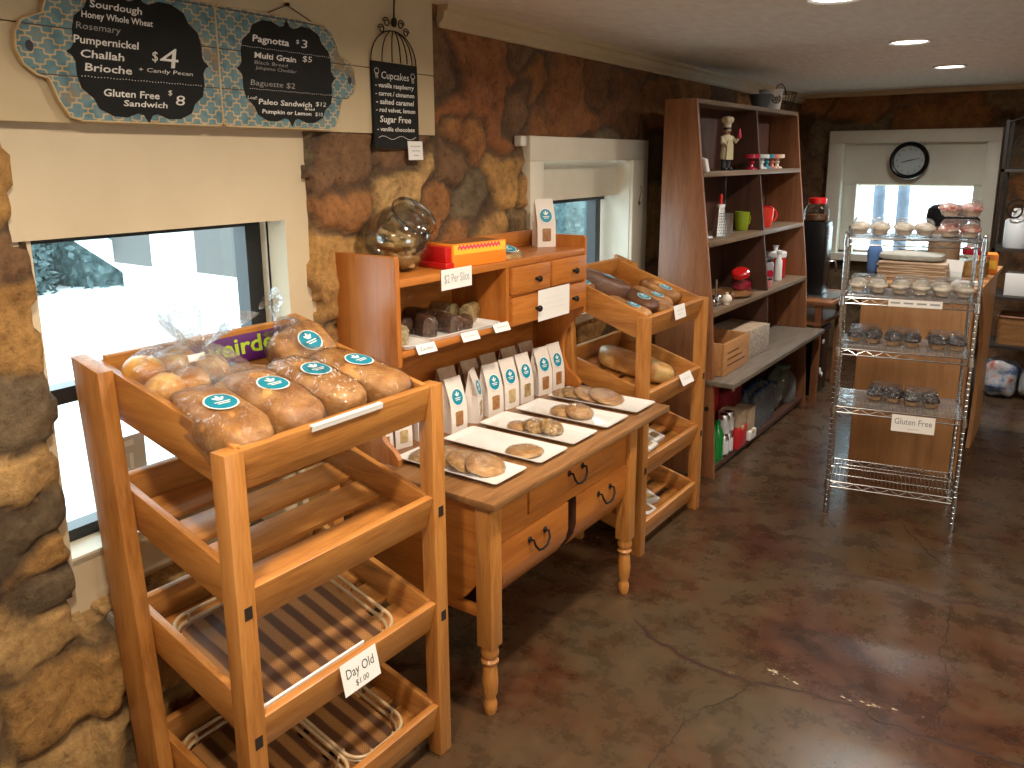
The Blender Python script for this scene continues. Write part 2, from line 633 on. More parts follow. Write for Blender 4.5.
def rattan():
    """striped basket weave"""
    m, nt, bs = new_mat('striped_weave')
    tc = N(nt, 'ShaderNodeTexCoord')
    w = N(nt, 'ShaderNodeTexWave')
    w.bands_direction = 'Y'
    w.inputs['Scale'].default_value = 5.2
    w.inputs['Distortion'].default_value = 0.6
    nt.links.new(tc.outputs['Object'], w.inputs['Vector'])
    ck = N(nt, 'ShaderNodeTexChecker')
    ck.inputs['Scale'].default_value = 260
    ck.inputs[1].default_value = (1, 1, 1, 1)
    ck.inputs[2].default_value = (0.6, 0.6, 0.6, 1)
    nt.links.new(tc.outputs['Object'], ck.inputs['Vector'])
    base = ramp(nt, w.outputs['Fac'], [(0.30, (0.10, 0.038, 0.012)), (0.62, (0.36, 0.16, 0.045))])
    mx = N(nt, 'ShaderNodeMix')
    mx.data_type = 'RGBA'
    mx.blend_type = 'MULTIPLY'
    mx.inputs[0].default_value = 0.8
    nt.links.new(base, mx.inputs[6])
    nt.links.new(ck.outputs[0], mx.inputs[7])
    nt.links.new(mx.outputs[2], bs.inputs['Base Color'])
    bs.inputs['Roughness'].default_value = 0.5
    bump(nt, bs, ck.outputs['Fac'], 0.4, 0.004)
    return m


WEAVE = rattan()

# ================================================================== the room
def wx(y):
    """face of the left wall: it runs a little out of square with the floor"""
    return 0.21 - 0.048 * y


STONE, nt, bs = new_mat('field_stone')
at = N(nt, 'ShaderNodeAttribute', attribute_name='stone_tone')
tc = N(nt, 'ShaderNodeTexCoord')
n1 = N(nt, 'ShaderNodeTexNoise')
n1.inputs['Scale'].default_value = 8
n1.inputs['Detail'].default_value = 12
n1.inputs['Roughness'].default_value = 0.74
n1.inputs['Distortion'].default_value = 0.1
nt.links.new(tc.outputs['Object'], n1.inputs['Vector'])
n2 = N(nt, 'ShaderNodeTexNoise')
n2.inputs['Scale'].default_value = 45
n2.inputs['Detail'].default_value = 8
n2.inputs['Roughness'].default_value = 0.7
nt.links.new(tc.outputs['Object'], n2.inputs['Vector'])
sh = ramp(nt, n1.outputs[0], [(0.26, (0.28, 0.24, 0.22)), (0.40, (0.66, 0.61, 0.57)), (0.52, (0.95, 0.93, 0.9)), (0.62, (1.12, 1.08, 1.0)), (0.76, (1.5, 1.42, 1.2))])
mx = N(nt, 'ShaderNodeMix')
mx.data_type = 'RGBA'
mx.blend_type = 'MULTIPLY'
mx.inputs[0].default_value = 1
nt.links.new(at.outputs['Color'], mx.inputs[6])
nt.links.new(sh, mx.inputs[7])
spk = ramp(nt, n2.outputs[0], [(0.30, (0.30, 0.27, 0.25)), (0.42, (0.82, 0.80, 0.78)), (0.55, (1.0, 1.0, 1.0)), (0.72, (1.25, 1.22, 1.15))])
m9 = N(nt, 'ShaderNodeMix')
m9.data_type = 'RGBA'
m9.blend_type = 'MULTIPLY'
m9.inputs[0].default_value = 0.9
nt.links.new(mx.outputs[2], m9.inputs[6])
nt.links.new(spk, m9.inputs[7])
nt.links.new(m9.outputs[2], bs.inputs['Base Color'])
bs.inputs['Roughness'].default_value = 0.85
ad = N(nt, 'ShaderNodeMath', operation='MULTIPLY_ADD')
nt.links.new(n2.outputs[0], ad.inputs[0])
ad.inputs[1].default_value = 0.4
nt.links.new(n1.outputs[0], ad.inputs[2])
bump(nt, bs, ad.outputs[0], 0.9, 0.022)

OCHRE, RUST, UMBER, GREY, TAN = (0.50, 0.275, 0.088), (0.36, 0.155, 0.050), (0.225, 0.120, 0.058), (0.195, 0.140, 0.080), (0.58, 0.36, 0.145)


def stone_wall(name, s0, s1, z0, z1, step, place, seeds, holes, amp, edge_in=0.08):
    """relief wall of irregular stones: s runs along it; place(s, z, h) gives the point raised by h"""
    ns, nz = int((s1 - s0) / step) + 1, int((z1 - z0) / step) + 1
    sv, zv = np.linspace(s0, s1, ns), np.linspace(z0, z1, nz)
    sd = np.array([(a, c) for a, c, *_ in seeds])
    wt = np.array([q[2] for q in seeds])
    col = np.array([q[3] for q in seeds])
    hh = np.array([q[4] for q in seeds])
    P, C_, Hm = [], [], np.zeros((ns, nz), bool)
    for i, s in enumerate(sv):
        for j, z in enumerate(zv):
            q = Vector((s * 3.3, z * 3.3, 1.7))
            du, dv = MN.noise(q) * 0.10, MN.noise(q + Vector((9, 4, 2))) * 0.07
            q2 = Vector((s * 14, z * 14, 5))
            du += MN.noise(q2) * 0.025
            dv += MN.noise(q2 + Vector((3, 8, 1))) * 0.025
            dx, dz = np.abs(sd[:, 0] - s - du), np.abs(sd[:, 1] - z - dv) * 1.3
            d = (np.maximum(dx, dz) * 0.75 + np.hypot(dx, dz) * 0.25) / wt
            k = np.argpartition(d, 1)[:2]
            a, c = (k[0], k[1]) if d[k[0]] < d[k[1]] else (k[1], k[0])
            e = (d[c] - d[a]) * 0.5
            t = min(1.0, max(0.0, (e - 0.003 + 0.012 * MN.noise(Vector((s * 7, z * 7, 3)))) / 0.022))
            t = t * t * (3 - 2 * t)
            f1 = MN.fractal(Vector((s * 6, z * 6, a * 1.3)), 1.0, 2.0, 4)
            h = amp * (0.20 + t * (0.62 * hh[a]) + 0.30 * t * f1 * hh[a]) + 0.007 * MN.fractal(Vector((s * 22, z * 22, 0)), 0.8, 2.1, 4) + 0.010 * MN.noise(Vector((s * 11, z * 11, 4)))
            if z > CEIL - .10:
                h = min(h, .022)
            hole = False
            for hx in holes:
                jig = 0.03 * MN.noise(Vector((s * 9, z * 9, 11))) + 0.004 * MN.noise(Vector((s * 30, z * 30, 4)))
                if hx[0] + jig < s < hx[1] + jig and hx[2] + (0 if hx[3] > 2.5 else jig) < z < hx[3] + jig * .3:
                    hole = True
            Hm[i, j] = hole
            P.append((s, z, h))
            mort = np.array((0.145, 0.092, 0.052)) * 0.62 + col[a] * 0.12
            tone = mort * (1 - t) + col[a] * t
            C_.append((*tone, 1))
    P = np.array(P)
    idx = np.arange(ns * nz).reshape(ns, nz)
    faces, used = [], np.zeros(ns * nz, bool)
    inh = np.zeros(ns * nz, bool)
    for i in range(ns - 1):
        for j in range(nz - 1):
            q = (idx[i, j], idx[i + 1, j], idx[i + 1, j + 1], idx[i, j + 1])
            hs = Hm[i, j] + Hm[i + 1, j] + Hm[i + 1, j + 1] + Hm[i, j + 1]
            if Hm[i, j] and Hm[i + 1, j] and Hm[i + 1, j + 1] and Hm[i, j + 1]:
                continue
            faces.append([int(v) for v in q])
    Hf = Hm.reshape(-1)
    vs = []
    for (s, z, h), ho in zip(P, Hf):
        vs.append(place(s, z, -edge_in if ho else h))
    me = bpy.data.meshes.new(name)
    me.from_pydata(vs, [], faces)
    ca = me.color_attributes.new('stone_tone', 'FLOAT_COLOR', 'POINT')
    ca.data.foreach_set('color', np.array(C_, dtype=np.float32).ravel())
    me.materials.append(STONE)
    me.polygons.foreach_set('use_smooth', [True] * len(me.polygons))
    me.validate()
    o = bpy.data.objects.new(name, me)
    COL.objects.link(o)
    o['kind'] = 'structure'
    return o


rs = random.Random(5)


def seed_grid(s0, s1, z0, z1, cw, ch, tones, skip=None):
    out, row, z = [], 0, z0 + ch / 2
    while z < z1 + ch / 2:
        s = s0 + (row % 2) * cw / 2 + rs.uniform(-.1, .1)
        while s < s1 + cw:
            a, c = s + rs.uniform(-.33, .33) * cw, z + rs.uniform(-.28, .28) * ch
            if not (skip and skip(a, c)):
                out.append((a, c, rs.uniform(0.75, 1.35), np.array(tones(a, c)) * rs.uniform(0.75, 1.2), rs.uniform(0.5, 1.2)))
            s += cw
        row += 1
        z += ch
    return out


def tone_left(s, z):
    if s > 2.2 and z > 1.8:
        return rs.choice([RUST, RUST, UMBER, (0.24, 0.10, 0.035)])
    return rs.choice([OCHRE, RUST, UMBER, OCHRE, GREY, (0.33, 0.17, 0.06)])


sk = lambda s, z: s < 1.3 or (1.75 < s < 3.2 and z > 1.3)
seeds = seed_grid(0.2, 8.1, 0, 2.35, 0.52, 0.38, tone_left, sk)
# the stones beside the first window, read downward, with deep dark joints between them
for z, c, h, w_ in [(1.70, OCHRE, 1.0, 1.0), (1.56, UMBER, .7, .6), (1.36, OCHRE, .9, 1.15), (1.15, GREY, 1.2, 0.8), (1.02, TAN, 1.2, .8), (0.91, GREY, 1.5, .7), (0.82, OCHRE, 1.2, .8), (0.73, GREY, 1.6, .7),
                    (0.60, TAN, 1.3, 1.0), (0.42, OCHRE, 1.5, 1.1), (0.2, TAN, 1.4, 1.2)]:
    seeds.append((0.84 + rs.uniform(-.03, .016), z, w_, np.array(c), h * .7))
    seeds.append((0.50 + rs.uniform(-.05, .05), z + rs.uniform(-.05, .05), w_, np.array(rs.choice([OCHRE, UMBER, TAN])), h * .7))
for s, z, c, h, w_ in [(1.15, .40, TAN, 1.3, 1.1), (1.12, .15, OCHRE, 1.3, 1.1), (1.5, .35, OCHRE, 1, 1.2), (1.45, .1, UMBER, 1, 1),
                       (1.93, 1.74, UMBER, 1, 1), (1.94, 1.60, RUST, 1.1, .9), (2.23, 1.63, TAN, 1.4, 1.15), (2.2, 1.76, UMBER, 1, .9), (1.95, 1.45, OCHRE, 1.2, 1.2), (2.42, 1.55, RUST, 1, 1), (2.55, 1.72, UMBER, .9, .8),
                       (2.72, 2.10, (0.34, 0.13, 0.045), 1.0, 1.7), (2.50, 2.10, UMBER, .6, 1.0), (3.05, 2.20, UMBER, .4, .7), (3.35, 2.08, (0.30, 0.12, 0.04), 1.0, 1.5), (3.02, 1.98, UMBER, .5, .7),
                       (2.88, 1.63, OCHRE, 1.2, 1.0), (3.08, 1.62, OCHRE, 1.2, .7), (2.70, 1.62, GREY, .6, .8), (2.82, 1.38, OCHRE, 1.1, 1.0), (3.04, 1.40, (0.26, 0.17, 0.075), 1.1, 1.1), (2.62, 1.40, RUST, .9, .9), (2.6, 1.80, RUST, .7, .8)]:
    seeds.append((s, z, w_, np.array(c), h))

W1 = (0.90, 1.775, 0.60, 1.90)
WB = (-1, 2.39, 1.855, 3.0)
W2 = (3.14, 4.32, 1.00, 1.80)
WC = (0.875, 1.0, 1.57, 1.95)
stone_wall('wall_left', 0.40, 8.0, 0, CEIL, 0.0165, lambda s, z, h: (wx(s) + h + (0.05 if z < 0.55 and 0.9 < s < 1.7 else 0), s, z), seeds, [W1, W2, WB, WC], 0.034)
seeds_b = seed_grid(-0.4, 4.8, 0, 2.35, 0.60, 0.42, lambda s, z: rs.choice([UMBER, RUST, UMBER, GREY, (0.2, 0.10, 0.045)]))
W3 = (0.22, 1.42, 0.90, 1.93)
stone_wall('wall_back', -0.25, 4.65, 0, CEIL, 0.035, lambda s, z, h: (s, 7.93 - h, z), seeds_b, [W3], 0.05)

b = BM()
box(b, 4.6, 4.7, -1.6, 0.8, 0, CEIL)
box(b, 4.6, 4.7, 2.2, 8.1, 0, CEIL)
box(b, 4.6, 4.7, 0.8, 2.2, 0, 0.9)
box(b, 4.6, 4.7, 0.8, 2.2, 1.85, CEIL)  # wall split to leave an opening for the added window
struct('wall_right', b, CREAM)
b = BM()
box(b, -0.2, 4.7, -1.7, -1.6, 0, CEIL)
box(b, 0.0, 0.262, -1.6, 0.47, 0, CEIL)
struct('wall_front', b, CREAM)

CEILM, nt, bs = new_mat('textured_ceiling')
tc = N(nt, 'ShaderNodeTexCoord')
mp = N(nt, 'ShaderNodeMapping')
mp.inputs['Scale'].default_value = (1, 0.35, 1)
nt.links.new(tc.outputs['Object'], mp.inputs[0])
n1 = N(nt, 'ShaderNodeTexNoise')
n1.inputs['Scale'].default_value = 26
n1.inputs['Detail'].default_value = 5
nt.links.new(mp.outputs[0], n1.inputs['Vector'])
nt.links.new(ramp(nt, n1.outputs[0], [(0.3, (0.66, 0.60, 0.51)), (0.7, (0.76, 0.70, 0.61))]), bs.inputs['Base Color'])
bs.inputs['Roughness'].default_value = 0.8
bump(nt, bs, n1.outputs[0], 0.6, 0.02)
b = BM()
box(b, -0.4, 4.7, -1.7, 8.1, CEIL, CEIL + 0.1)
struct('ceiling', b, CEILM)

# stained concrete floor; its cracks and paint flecks are faces of the same mesh
FLOORM, nt, bs = new_mat('stained_concrete')
tc = N(nt, 'ShaderNodeTexCoord')
n1 = N(nt, 'ShaderNodeTexNoise')
n1.inputs['Scale'].default_value = 1.3
n1.inputs['Detail'].default_value = 9
n1.inputs['Roughness'].default_value = 0.68
n1.inputs['Distortion'].default_value = 0.7
nt.links.new(tc.outputs['Object'], n1.inputs['Vector'])
n2 = N(nt, 'ShaderNodeTexNoise')
n2.inputs['Scale'].default_value = 7
n2.inputs['Detail'].default_value = 7
n2.inputs['Roughness'].default_value = 0.7
nt.links.new(tc.outputs['Object'], n2.inputs['Vector'])
ca = ramp(nt, n1.outputs[0], [(0.28, (0.028, 0.012, 0.007)), (0.41, (0.078, 0.030, 0.014)), (0.51, (0.088, 0.051, 0.026)), (0.62, (0.078, 0.056, 0.032)), (0.76, (0.108, 0.047, 0.020))])
cb = ramp(nt, n2.outputs[0], [(0.30, (0.36, 0.33, 0.31)), (0.5, (0.84, 0.83, 0.82)), (0.72, (1.22, 1.15, 1.06))])
mx = N(nt, 'ShaderNodeMix')
mx.data_type = 'RGBA'
mx.blend_type = 'MULTIPLY'
mx.inputs[0].default_value = 1
nt.links.new(ca, mx.inputs[6])
nt.links.new(cb, mx.inputs[7])
nt.links.new(mx.outputs[2], bs.inputs['Base Color'])
rr = N(nt, 'ShaderNodeMapRange')
rr.inputs['To Min'].default_value = 0.16
rr.inputs['To Max'].default_value = 0.40
nt.links.new(n2.outputs[0], rr.inputs[0])
nt.links.new(rr.outputs[0], bs.inputs['Roughness'])
bump(nt, bs, n2.outputs[0], 0.10, 0.006)
CRACK = plain('floor_crack', (0.016, 0.008, 0.006), 0.8)
STAIN = plain('floor_seam', (0.050, 0.021, 0.013), 0.35)
FLECK = mottled('paint_fleck', [(0.4, (0.35, 0.26, 0.16)), (0.6, (0.62, 0.54, 0.42))], 50, 0.6, bs_=0)
b = BM()
box(b, -0.4, 4.7, -1.7, 8.1, -0.1, 0)


def crack(pts, w, mi, z):
    P = [Vector((*p, z)) for p in pts]
    fine = []
    for a, c in zip(P, P[1:]):
        n = max(2, int((c - a).length / 0.018))
        fine += [a.lerp(c, i / n) for i in range(n)]
    fine.append(P[-1])
    for i, p in enumerate(fine):
        p.x += 0.018 * MN.noise(Vector((i * .35, w * 90, 1))) + 0.006 * MN.noise(Vector((i * 1.1, 3, w)))
        p.y += 0.018 * MN.noise(Vector((i * .35, 5, w * 50))) + 0.006 * MN.noise(Vector((i * 1.1, 7, w)))
    L_, Rr = [], []
    for i, p in enumerate(fine):
        t = fine[min(i + 1, len(fine) - 1)] - fine[max(i - 1, 0)]
        nrm = Vector((-t.y, t.x, 0)).normalized()
        ww = w * (0.45 + 0.9 * abs(MN.noise(Vector((i * .23, w * 33, 9))))) * min(1, (min(i, len(fine) - 1 - i) + .3) / 6)
        L_.append(b.verts.new(p + nrm * ww))
        Rr.append(b.verts.new(p - nrm * ww))
    for i in range(len(fine) - 1):
        b.faces.new((Rr[i], Rr[i + 1], L_[i + 1], L_[i])).material_index = mi


CA = [(0.90, 2.62), (0.952, 2.586), (1.043, 2.527), (1.241, 2.478), (1.419, 2.485), (1.571, 2.539), (1.728, 2.554), (1.855, 2.525), (2.023, 2.533), (2.3, 2.57)]
CB = [(1.434, 2.489), (1.405, 2.378), (1.336, 2.25), (1.32, 2.094), (1.319, 1.80)]
CC = [(1.137, 3.407), (1.321, 3.388), (1.437, 3.426), (1.629, 3.476), (1.895, 3.465), (2.3, 3.55)]
CD = [(1.907, 3.428), (1.923, 3.142), (1.923, 3.027), (1.974, 2.887), (1.985, 2.765), (1.968, 2.68), (1.992, 2.56)]
CE = [(1.60, 4.15), (1.617, 4.076), (1.736, 3.882), (1.858, 3.74)]
crack(CA, 0.012, 2, 0.0006)
crack(CC, 0.015, 2, 0.0006)
crack(CA, 0.0032, 1, 0.0011)
crack(CB, 0.0028, 1, 0.0012)
crack(CD, 0.0030, 1, 0.0010)
crack(CE, 0.0032, 1, 0.0013)
crack([(1.74, 3.88), (1.9, 3.95), (2.05, 4.0)], 0.003, 1, 0.0014)
for (fx, fy, sp, n_) in [(1.475, 2.587, .030, 9), (1.545, 2.575, .03, 5), (1.71, 2.584, .02, 3), (1.785, 2.592, .022, 7), (1.855, 2.610, .012, 4), (1.93, 2.625, .008, 1), (1.36, 2.50, .02, 2)]:
    for _ in range(n_):
        gx, gy, k, r0 = fx + rs.gauss(0, sp * .6), fy + rs.gauss(0, sp * .22), 8, rs.uniform(.002, .007)
        b.faces.new([b.verts.new((gx + r0 * rs.uniform(.5, 1.9) * cos(2 * pi * i / k), gy + .5 * r0 * rs.uniform(.5, 1.5) * sin(2 * pi * i / k), 0.0018 + .00002 * _)) for i in range(k)]).material_index = 3
struct('floor', b, [FLOORM, CRACK, STAIN, FLECK], sm=0)

# crown moulding along the left wall, and the thin strip over the back wall
b = BM()
ya, yb = 2.46, 7.9
pr = [(-0.06, 0), (0.075, 0), (0.072, -0.018), (0.055, -0.024), (0.050, -0.050), (0.030, -0.066), (0.030, -0.078), (-0.06, -0.078)]
A = [b.verts.new((wx(ya) + u, ya, CEIL + v)) for u, v in pr]
B_ = [b.verts.new((wx(yb) + u, yb, CEIL + v)) for u, v in pr]
b.faces.new(A[::-1])
b.faces.new(B_)
for i in range(len(pr)):
    b.faces.new((A[i], A[(i + 1) % len(pr)], B_[(i + 1) % len(pr)], B_[i]))
bmesh.ops.recalc_face_normals(b, faces=b.faces[:])
struct('trim_1', b, BEAM)
b = BM()
box(b, -0.2, 4.6, 7.83, 7.90, CEIL - 0.035, CEIL)
struct('trim_2', b, BEAM)

# boarded beam over the first window
b = BM()
ya, yb = -0.2, 2.412
for z0, z1 in ((1.84, 2.052), (2.055, 2.31)):
    vs = box(b, 0, 1, ya, yb, z0, z1, 0.004)
    for v in vs:
        v.co.x = wx(v.co.y) + (-0.05 + v.co.x * 0.085)
o = struct('trim_3', b, BEAM)


def wallbox(b, y0, y1, z0, z1, d0, d1, bev=0.0, mi=0):
    """box on the left wall: depths are measured from the wall face, positive into the room"""
    vs = box(b, d0, d1, y0, y1, z0, z1, bev, mi)
    for v in vs:
        v.co.x += wx(v.co.y)


def window(name, parent_loc, frame_fn, pane_fn):
    e = bpy.data.objects.new(name, None)
    COL.objects.link(e)
    e['kind'] = 'structure'
    bf = BM()
    frame_fn(bf)
    obj('frame', bf, BLACKFR, e)
    bp = BM()
    pane_fn(bp)
    obj('pane', bp, GLASS, e)
    return e


# window 1: cream panel with the opening, black slider sash set deep in it
b = BM()
wallbox(b, 0.70, 1.80, 1.569, 1.86, -0.10, -0.005)
wallbox(b, 0.70, 0.918, 0.58, 1.569, -0.10, -0.02)
wallbox(b, 1.688, 1.80, 0.58, 1.569, -0.10, -0.005)
wallbox(b, 0.918, 1.688, 0.58, 0.735, -0.10, -0.03)
struct('trim_4', b, CREAM)
b = BM()
wallbox(b, 0.97, 1.78, 0.53, 0.582, -0.12, 0.10, 0.008)
struct('trim_5', b, mottled('sill_stone', [(0.3, (0.20, 0.18, 0.16)), (0.7, (0.34, 0.31, 0.27))], 9, 0.45))


def f1(b):
    d = (-0.19, -0.13)
    wallbox(b, 0.86, 1.74, 1.548, 1.61, *d)
    wallbox(b, 0.86, 1.74, 0.70, 0.775, *d)
    wallbox(b, 0.80, 0.93, 0.70, 1.61, *d)
    wallbox(b, 1.628, 1.725, 0.70, 1.61, *d)
    wallbox(b, 0.86, 1.72, 1.125, 1.168, *d)


def g1(b):
    wallbox(b, 0.92, 1.64, 1.16, 1.555, -0.165, -0.160)
    wallbox(b, 0.92, 1.64, 0.77, 1.135, -0.172, -0.167)


w1 = window('window_1', None, f1, g1)
b = BM()
wallbox(b, 1.688, 1.702, 0.735, 1.575, -0.13, -0.09)
wallbox(b, 0.86, 1.70, 0.72, 0.742, -0.20, -0.03)
obj('sill', b, TRIMW, w1)
# shop decal on the lower pane, seen from behind
b = BM()
wallbox(b, 1.10, 1.235, 0.86, 0.975, -0.1655, -0.1648)
dec = obj('decal', b, plain('decal_grey', (0.62, 0.63, 0.64), 0.5), w1)
b = BM()
o_ = (wx(1.11) - 0.1640, 1.11, 0.875)
put_text(b, 'IKI', o_, Vector((-0.048, 1, 0)).normalized(), (0, 0, 1), 0.085, 0.066, bold=0.03)
wallbox(b, 1.11, 1.20, .945, .962, -.1640, -.1636)
obj('lettering', b, plain('decal_white', (0.9, 0.9, 0.9), 0.5), dec)

# window 2: flat white casing, recessed head panel, black sash
b = BM()
wallbox(b, 3.075, 4.375, 1.742, 1.852, -0.02, 0.050, 0.004)
wallbox(b, 3.075, 3.195, 0.95, 1.742, -0.02, 0.050, 0.004)
wallbox(b, 4.175, 4.375, 0.95, 1.742, -0.02, 0.050, 0.004)
wallbox(b, 3.18, 4.26, 1.55, 1.75, -0.10, -0.05)
wallbox(b, 4.170, 4.190, 0.95, 1.75, -0.20, 0.03)
wallbox(b, 3.18, 3.20, 0.95, 1.75, -0.20, 0.03)
wallbox(b, 3.075, 4.375, 0.93, 0.97, -0.20, 0.06)
struct('trim_6', b, TRIMW)


def f2(b):
    d = (-0.19, -0.13)
    wallbox(b, 3.19, 4.18, 1.525, 1.565, *d)
    wallbox(b, 3.19, 4.18, 0.96, 1.02, *d)
    wallbox(b, 3.19, 3.25, 0.96, 1.57, *d)
    wallbox(b, 4.065, 4.125, 0.96, 1.57, *d)


def g2(b):
    wallbox(b, 3.24, 4.08, 1.01, 1.53, -0.165, -0.160)


window('window_2', None, f2, g2)

# window 3 on the back wall
b = BM()
Y0 = 7.80
box(b, 0.151, 1.494, Y0, Y0 + .12, 1.873, 1.98, 0.004)
box(b, 0.151, 0.276, Y0, Y0 + .12, 0.85, 1.873, 0.004)
box(b, 1.392, 1.494, Y0, Y0 + .12, 0.85, 1.873, 0.004)
box(b, 0.27, 1.40, 7.90, 7.95, 1.515, 1.90)
box(b, 0.25, 0.385, 7.92, 8.06, 0.85, 1.90)
box(b, 1.315, 1.42, 7.92, 8.06, 0.85, 1.90)
box(b, 0.151, 1.494, 7.76, 8.06, 0.84, 0.90)
struct('trim_7', b, mottled('grey_trim_paint', [(0.3, (0.66, 0.64, 0.55)), (0.7, (0.74, 0.72, 0.63))], 4, 0.45, bs_=0.05))


def f3(b):
    box(b, 0.37, 1.33, 8.0, 8.05, 1.50, 1.53)
    box(b, 0.37, 1.33, 8.0, 8.05, 0.88, 0.92)
    box(b, 0.365, 0.388, 8.0, 8.05, 0.9, 1.53)
    box(b, 1.312, 1.335, 8.0, 8.05, 0.9, 1.53)


e3 = window('window_3', None, f3, lambda b: box(b, 0.38, 1.32, 8.022, 8.027, 0.9, 1.52))
for ch in e3.children:
    if ch.name.startswith('frame'):
        ch.data.materials[0] = TRIMW

# made-up window in the right wall, out of view, added for daylight
def f4(b):
    for y0, y1, z0, z1 in ((.8, 2.2, .9, .95), (.8, 2.2, 1.80, 1.85), (.8, .85, .9, 1.85), (2.15, 2.2, .9, 1.85), (1.47, 1.53, .9, 1.85)):
        box(b, 4.63, 4.68, y0, y1, z0, z1)


window('window_4', None, f4, lambda b: box(b, 4.652, 4.657, .84, 2.16, .94, 1.81))

# recessed ceiling lights
LENS = plain('lamp_lens', (1, 1, 1), 0.5, emit=(1.0, 0.97, 0.93), es=9.0)
RING = plain('lamp_ring', (0.75, 0.72, 0.66), 0.4)
for i, (x, y, wt_, c) in enumerate(CANS):
    where = {3: 'nearer of the two round recessed ceiling lights over the wire rack', 4: 'farther of the two round recessed ceiling lights, nearer the back wall'}.get(i, 'round recessed ceiling light above the shop, out over the walkway')
    t = thing('ceiling_light', where, 'ceiling light', (x, y, CEIL), group='recessed ceiling lights')
    b = BM()
    lathe(b, [(0.078, -0.002), (0.095, -0.010), (0.100, -0.004), (0.100, 0.001), (0.078, 0.001)], n=36)
    obj('ring', b, RING, t)
    b = BM()
    lathe(b, [(0.0, -0.006), (0.05, -0.006), (0.080, -0.004)], n=36)
    obj('lens', b, LENS, t)
    l = bpy.data.lights.new('lamp', 'AREA')
    l.shape = 'DISK'
    l.size = 0.15
    l.energy = wt_
    l.color = c
    l.spread = R(165)
    lo = bpy.data.objects.new('lamp', l)
    COL.objects.link(lo)
    lo.parent = t
    lo.location = (0, 0, -0.02)

# ================================================================== outside the windows
b = BM()
box(b, -30, -0.42, -14, 30, -0.3, -0.2)
box(b, -0.42, 14, 8.4, 30, -0.3, -0.2)
tag(obj('yard_ground', b, mottled('pale_gravel', [(0.3, (0.72, 0.73, 0.72)), (0.7, (0.9, 0.9, 0.9))], 3, 0.9, bs_=0)), kind='structure')
LEAF = mottled('overexposed_leaves', [(0.35, (0.04, 0.075, 0.08)), (0.6, (0.12, 0.18, 0.18)), (0.75, (0.32, 0.40, 0.38))], 9, 0.8, bs_=0)  # green foliage tinted cyan; its overexposed look is put into the colour
BARK = mottled('grey_bark', [(0.3, (0.12, 0.15, 0.20)), (0.7, (0.22, 0.26, 0.33))], 8, 0.9, bs_=0.3)


def bush(x, y, r, h, label, seed):
    t = thing('bush', label, 'bush', (x, y, -0.2), group='bushes across the yard')
    rr_ = random.Random(seed)
    b = BM()
    for k in range(1600):
        a, u, q = rr_.uniform(0, 2 * pi), rr_.uniform(0, 1), rr_.uniform(.8, 1.05)
        p = Vector((r * q * cos(a) * (1 - .5 * u * u), r * q * sin(a) * (1 - .5 * u * u), h * u))
        s = rr_.uniform(.05, .12)
        d1 = Vector((rr_.gauss(0, 1), rr_.gauss(0, 1), rr_.gauss(0, 1))).normalized()
        d2 = d1.cross(Vector((rr_.gauss(0, 1), rr_.gauss(0, 1), rr_.gauss(0, 1)))).normalized()
        polyface(b, [p - d1 * s, p + d2 * s * .5, p + d1 * s, p - d2 * s * .5])
    lathe(b, [(r * .8, 0), (r * .82, h * .4), (r * .62, h * .8), (0, h * .95)], n=14)
    obj('foliage', b, LEAF, t)
    b = BM()
    tube(b, [(0, 0, -.05), (0.02, 0, h * .3)], .06)
    obj('stem', b, BARK, t)


for i, (x, y, r, h) in enumerate([(-11.2, 5.2, 0.95, 2.0), (-11.3, 7.2, 0.98, 2.2), (-11.2, 9.25, 0.98, 2.0), (-11.0, 11.5, 1.1, 2.4), (-13.4, 6.6, 1.0, 2.4), (-13.4, 8.8, 1.0, 2.4), (-9.5, 14.0, 2.0, 3.4), (-9.0, 18.9, 2.0, 3.2)]):
    bush(x, y, r, h, 'green bush tinted pale as if overexposed, across the bright yard, seen through a left wall window', i)
b = BM()
box(b, -0.09, 0.09, -0.09, 0.09, 0, 3.0, 0.01)
box(b, -0.13, 0.13, -0.13, 0.13, 0, 0.14, 0.01)
solo('porch_post', b, plain('white_post_paint', (0.85, 0.87, 0.88), 0.5), 'white square porch post standing outside the first window', 'post', (-2.2, 2.75, -0.2))
t = thing('shed', 'grey flat shed with pale base beyond the porch post outside the window', 'shed', (-4.6, 6.0, -0.2))
b = BM()
box(b, -1.3, 1.2, -1.6, 1.6, 0.95, 2.9)
obj('siding', b, plain('grey_siding', (0.085, 0.08, 0.075), 0.7), t)
b = BM()
box(b, -1.25, 1.15, -1.55, 1.55, 0, 0.95)
obj('base_wall', b, plain('white_base', (0.85, 0.86, 0.86), 0.7), t)
b = BM()
box(b, -1.5, 1.4, -1.8, 1.8, 2.9, 3.0)
obj('roof', b, plain('shed_roof', (0.3, 0.3, 0.3), 0.7), t)
b = BM()
tube(b, [(0, 0, 0), (0, -1.15, .85), (0, -2.4, 1.8)], [.12, .11, .09], 10)
solo('leaning_trunk', b, plain('pale_bark', (0.72, 0.78, 0.8), 0.8), 'pale leaning tree trunk slanting past the bushes outside the first window', 'tree trunk', (-6.0, 5.9, -0.25))
for x, y, lb in ((0.30, 9.3, 'blue grey tree trunk outside the back window, the one by its left jamb'), (0.56, 9.15, 'blue grey tree trunk outside the back window, near the middle of its glass')):
    b = BM()
    tube(b, [(0, 0, -.05), (0.01, 0, 1.2), (-0.01, 0, 2.5)], [.065, .06, .055], 12)
    solo('tree_trunk', b, BARK, lb, 'tree trunk', (x, y, -0.2), group='trunks behind the back window')

# ================================================================== display racks
PEG = plain('dark_peg', (0.02, 0.012, 0.008), 0.6)


